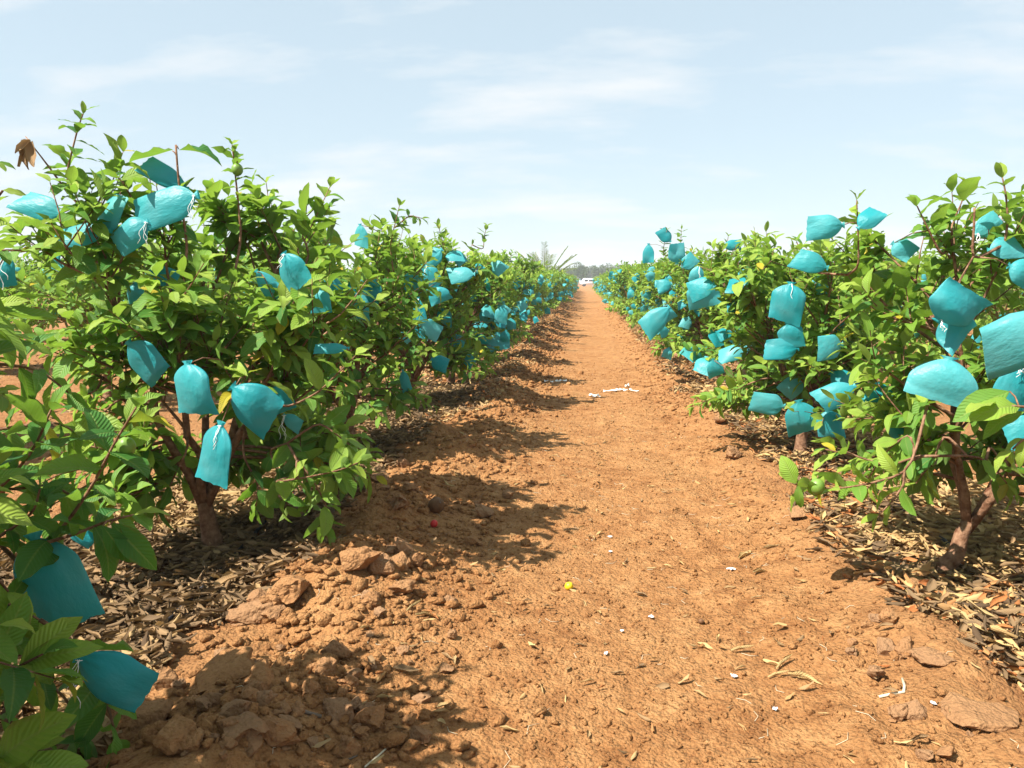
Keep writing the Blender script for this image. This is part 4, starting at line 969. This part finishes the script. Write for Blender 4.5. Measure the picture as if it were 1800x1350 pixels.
ground_fruit(1000, 1036, 7.5, 'yellow_fruit', 'fallen_guava', 'bright yellow ripe guava lying on the bare path')
ground_fruit(767, 900, 15, 'brown_fruit', 'rotten_guava', 'round brown rotten guava lying in the tree shadow')
ground_fruit(763, 926, 7, 'red_fruit', 'split_guava', 'small split red guava below the round brown one')
ground_fruit(1232, 1096, 5, 'brown_fruit', 'rotten_guava', 'tiny brown shrivelled guava on the sunny path')
def stick(pix, rpx, m, name, label, cat):
    P_ = [on_ground(px, py) for px, py in pix]; r = rpx*P_[0][1]/F; o0 = P_[0].copy(); mb = MB()
    mb.tube([p-o0+np.array((0, 0, r*.9)) for p in P_], [r]*len(P_), 6); o = link(name, mb.mesh(name), None, M[m]); o.location = o0; tag(o, label, cat)
stick([(1545, 1227), (1568, 1222), (1588, 1219), (1590, 1208), (1586, 1195)], 2.6, 'straw', 'bent_straw', 'bent white straw lying on the sunlit soil', 'straw')
stick([(641, 1350), (665, 1330), (690, 1307)], 2.0, 'straw', 'straight_straw', 'straight pale straw lying in the dappled shade', 'straw')
stick([(625, 1310), (627, 1330), (600, 1342)], 2, 'dead_twig', 'dead_twig', 'thin forked dead twig beside the straight straw', 'twig')
stick([(505, 1245), (540, 1255), (565, 1262)], 3.5, 'dead_twig', 'dead_twig', 'short reddish dead twig between clods', 'twig')
stick([(1668, 920), (1720, 905), (1762, 868)], 4, 'dead_twig', 'dead_twig', 'grey stick sloping beside the twin reddish stems', 'twig')
def hose(x0, label, seed):
    r_ = random.Random(seed); mb = MB(); ys_ = np.concatenate([np.arange(-1, 14, .16), np.arange(14, 95, 1.0)])
    mb.tube([(x0+.10*math.sin(v*.9+seed)+.03*math.sin(v*2.7), v, float(gz(x0, v))+.022) for v in ys_], .0085, 8)
    tag(link('drip_hose', mb.mesh('drip_hose'), None, M['hose']), label, 'hose', 'drip irrigation hoses')
hose(-1.52, 'black drip irrigation hose along the row that shades the path', 1); hose(1.78, 'black drip irrigation hose along the sunlit row', 2)

# ------------------------------------------------------------------ far things: palm, van, trees, mast
def palm(px, Yd, label):
    p = at(px, 494, Yd); base = np.array((p[0], Yd, 0)); e = empty('date_palm', tuple(base)); tag(e, label, 'palm tree')
    mb = MB(); mb.tube([(0, 0, -.1), (.02, 0, .5), (0, 0, 1.1)], [.26, .24, .2], 10); link('trunk', mb.mesh('trunk'), e, M['bark'])
    r_ = random.Random(6)
    for i in range(24):
        az = i*2.4; el = r_.uniform(.35, 1.35); ln = r_.uniform(1.9, 2.75); d = np.array((math.cos(az)*math.cos(el), math.sin(az)*math.cos(el), math.sin(el)))
        pts = curve((0, 0, 1.0), d, ln, 8, r_, bend=(0, 0, -.45), jit=.03)
        mb = MB(); mb.tube(pts, np.linspace(.028, .006, 9), 5); fr_ = Leaves()
        for j in range(26):
            t = .16+.84*j/26; q, dd = along(pts, min(t, .999)); sd = unit(np.cross(dd, (0, 0, 1.)))
            for s_ in (-1, 1):
                l_ = .42*(1-.55*abs(t-.45))*r_.uniform(.8, 1.1); fr_.add(q, dd*.75+sd*s_*.8+np.array((0, 0, r_.uniform(-.05, .3))), (0.1, .2, 1), l_, r_.random())
        f = link('frond', mb.mesh('frond'), e, M['palm'])
        V, Fc, U = leaf_template(2, .10, .3, .12, 0); P, D, Nn, S, A = fr_.arrays()
        link('leaflets', merge_leaves('leaflets', P, D, Nn, S, A, [(V, Fc, U)], i), f, M['palm'])
palm(958, 46, 'date palm with stiff feathery fronds rising behind the row that shades the path')
def rounded_tree(px, Yd, h, rad, label, seed, n=2600):
    p = at(px, 494, Yd); e = empty('shade_tree', (p[0], Yd, 0)); tag(e, label, 'tree', 'trees on the horizon'); r_ = random.Random(seed)
    mb = MB(); mb.tube([(0, 0, -.2), (.1, 0, h*.25), (0, .1, h*.5)], [rad*.09, rad*.07, rad*.05], 8)
    for i in range(6):
        a = i*1.05; mb.tube(curve((0, 0, h*.35), (math.cos(a), math.sin(a), .9), rad*.8, 4, r_), np.linspace(rad*.04, rad*.012, 5), 5)
    link('trunk', mb.mesh('trunk'), e, M['bark'])
    cl = [(r_.gauss(0, .42)*rad, r_.gauss(0, .42)*rad, h*r_.uniform(.38, .86), rad*r_.uniform(.28, .48)) for _ in range(16)]; lv = Leaves()
    for _ in range(n):
        cx, cy, cz, cr2 = r_.choice(cl); d = unit((r_.gauss(0, 1), r_.gauss(0, 1), r_.gauss(.15, 1))); k = cr2*r_.random()**.4
        lv.add((cx+d[0]*k, cy+d[1]*k, max(.3, cz+d[2]*k)), d+np.array((r_.gauss(0, .6), r_.gauss(0, .6), r_.gauss(0, .6))), unit((r_.gauss(0, .5), r_.gauss(0, .5), 1)), rad*.16*r_.uniform(.7, 1.3), r_.random())
    link('crown', merge_leaves('crown', *lv.arrays(), T_FAR, seed), e, M['farleaf'])
fars = [(1022, 235, 6.6, 3.0, 'dark round tree directly behind the white van'), (1053, 250, 6.4, 2.8, 'greyish tree behind the bonnet side of the white van'), (1079, 260, 6.4, 3.6, 'wide low tree behind the sunlit row, past the white van'),
        (1003, 270, 6.0, 3.4, 'tree behind the van just beside the date palm'), (1110, 280, 6, 4.2, 'spreading tree on the horizon behind the sunlit row'), (985, 300, 6.2, 4, 'horizon tree half hidden by the date palm'), (1042, 330, 7, 5, 'farthest hazy tree between the two trees behind the van')]
for i, (px, Yd, h, rad, lab) in enumerate(fars): rounded_tree(px, Yd, h, rad, lab, 300+i)
def van():
    Yd = 180; p = at(1020, 494, Yd); Lw, Wd, H = 4.4, 1.7, 1.85
    e = empty('van', (p[0]+Lw/2, Yd, 0), R(8)); tag(e, 'white van standing across the far end of the dirt path', 'van')
    prof = [(-2.2, .35), (-2.22, .95), (-2.05, 1.15), (-1.6, 1.72), (-1.35, 1.84), (1.95, 1.86), (2.15, 1.72), (2.2, .9), (2.2, .35)]
    V = []; n = len(prof)
    for yy, ins in ((-.85, .0), (-.80, .06), (.80, .06), (.85, 0)):
        for x, z in prof: V.append((x*(1 if ins == 0 else 1.005), yy*(1 if z < 1.0 else .94), z))
    Fc = [(r_*n+i, r_*n+(i+1) % n, (r_+1)*n+(i+1) % n, (r_+1)*n+i) for r_ in range(3) for i in range(n)]
    mb = MB(); mb.add(V, Fc); mb.F += [np.arange(n)[::-1], np.arange(n)+3*n]; mb.C += [np.array([n]), np.array([n])]
    link('body', mb.mesh('body', smooth=False), e, M['white_paint'])
    for x0, x1 in ((-1.45, -.55), (-.35, .65), (.85, 1.85)):
        for s_ in (-1, 1):
            mb = MB(); yb = s_*.80; mb.box((x0, yb-.03, 1.12), (x1, yb+.03, 1.58)); link('window', mb.mesh('window', smooth=False), e, M['glass'])
    mb = MB(); mb.add([(-2.06, -.70, 1.18), (-2.06, .70, 1.18), (-1.66, .66, 1.70), (-1.66, -.66, 1.70)], [(0, 1, 2, 3)]); link('windscreen', mb.mesh('windscreen', smooth=False), e, M['glass'])
    for x in (-1.35, 1.35):
        for s_ in (-1, 1):
            mb = MB(); mb.tube([(x, s_*.70, .32), (x, s_*.89, .32)], .32, 20); w = link('wheel', mb.mesh('wheel'), e, M['rubber'])
            mb = MB(); mb.tube([(x, s_*.86, .32), (x, s_*.90, .32)], .18, 14); link('rim', mb.mesh('rim'), w, M['grey_trim'])
    mb = MB(); mb.box((-2.30, -.8, .38), (-2.18, .8, .58)); link('bumper', mb.mesh('bumper', smooth=False), e, M['grey_trim'])
    for s_ in (-1, 1):
        mb = MB(); mb.box((-2.26, s_*.62-.14, .72), (-2.19, s_*.62+.14, .90)); link('headlight', mb.mesh('headlight', smooth=False), e, M['glass'])
van()
def mast(px, Yd, H, label):
    p = at(px, 494, Yd); e = empty('lattice_mast', (p[0], Yd, 0)); tag(e, label, 'mast')
    w = lambda z: 1.1*(1-.72*z/H)
    for sx_ in (-1, 1):
        for sy_ in (-1, 1):
            mb = MB(); mb.tube([(sx_*w(z)/2, sy_*w(z)/2, z) for z in (-.3, H*.5, H)], .05, 5); link('leg', mb.mesh('leg'), e, M['mast_paint'])
    zs = np.linspace(0, H, 15)
    for a, b_ in zip(zs[:-1], zs[1:]):
        mb = MB()
        for q in range(4):
            c0 = [(-1, -1), (1, -1), (1, 1), (-1, 1)][q]; c1 = [(1, -1), (1, 1), (-1, 1), (-1, -1)][q]
            mb.tube([(c0[0]*w(a)/2, c0[1]*w(a)/2, a), (c1[0]*w(b_)/2, c1[1]*w(b_)/2, b_)], .03, 4); mb.tube([(c0[0]*w(b_)/2, c0[1]*w(b_)/2, b_), (c1[0]*w(b_)/2, c1[1]*w(b_)/2, b_)], .05, 4)
        link('brace', mb.mesh('brace'), e, M['mast_paint'])
mast(1028, 430, 18.0, 'thin pale lattice mast rising behind the dark round tree')


# ------------------------------------------------------------------ thin dusty air
hz = MB(); hz.box((-3400, -60, -1.5), (3400, 5200, 24)); hm = bpy.data.materials.new('haze'); hm.use_nodes = True; t = hm.node_tree
for n in list(t.nodes): t.nodes.remove(n)
o_ = t.nodes.new('ShaderNodeOutputMaterial'); pv = t.nodes.new('ShaderNodeVolumePrincipled'); pv.inputs['Color'].default_value = (.92, .95, 1, 1); pv.inputs['Density'].default_value = .0009
t.links.new(pv.outputs[0], o_.inputs['Volume'])
tag(link('haze', hz.mesh('haze', smooth=False), None, hm), 'thin pale haze in the air over the orchard', 'haze', kind='stuff')
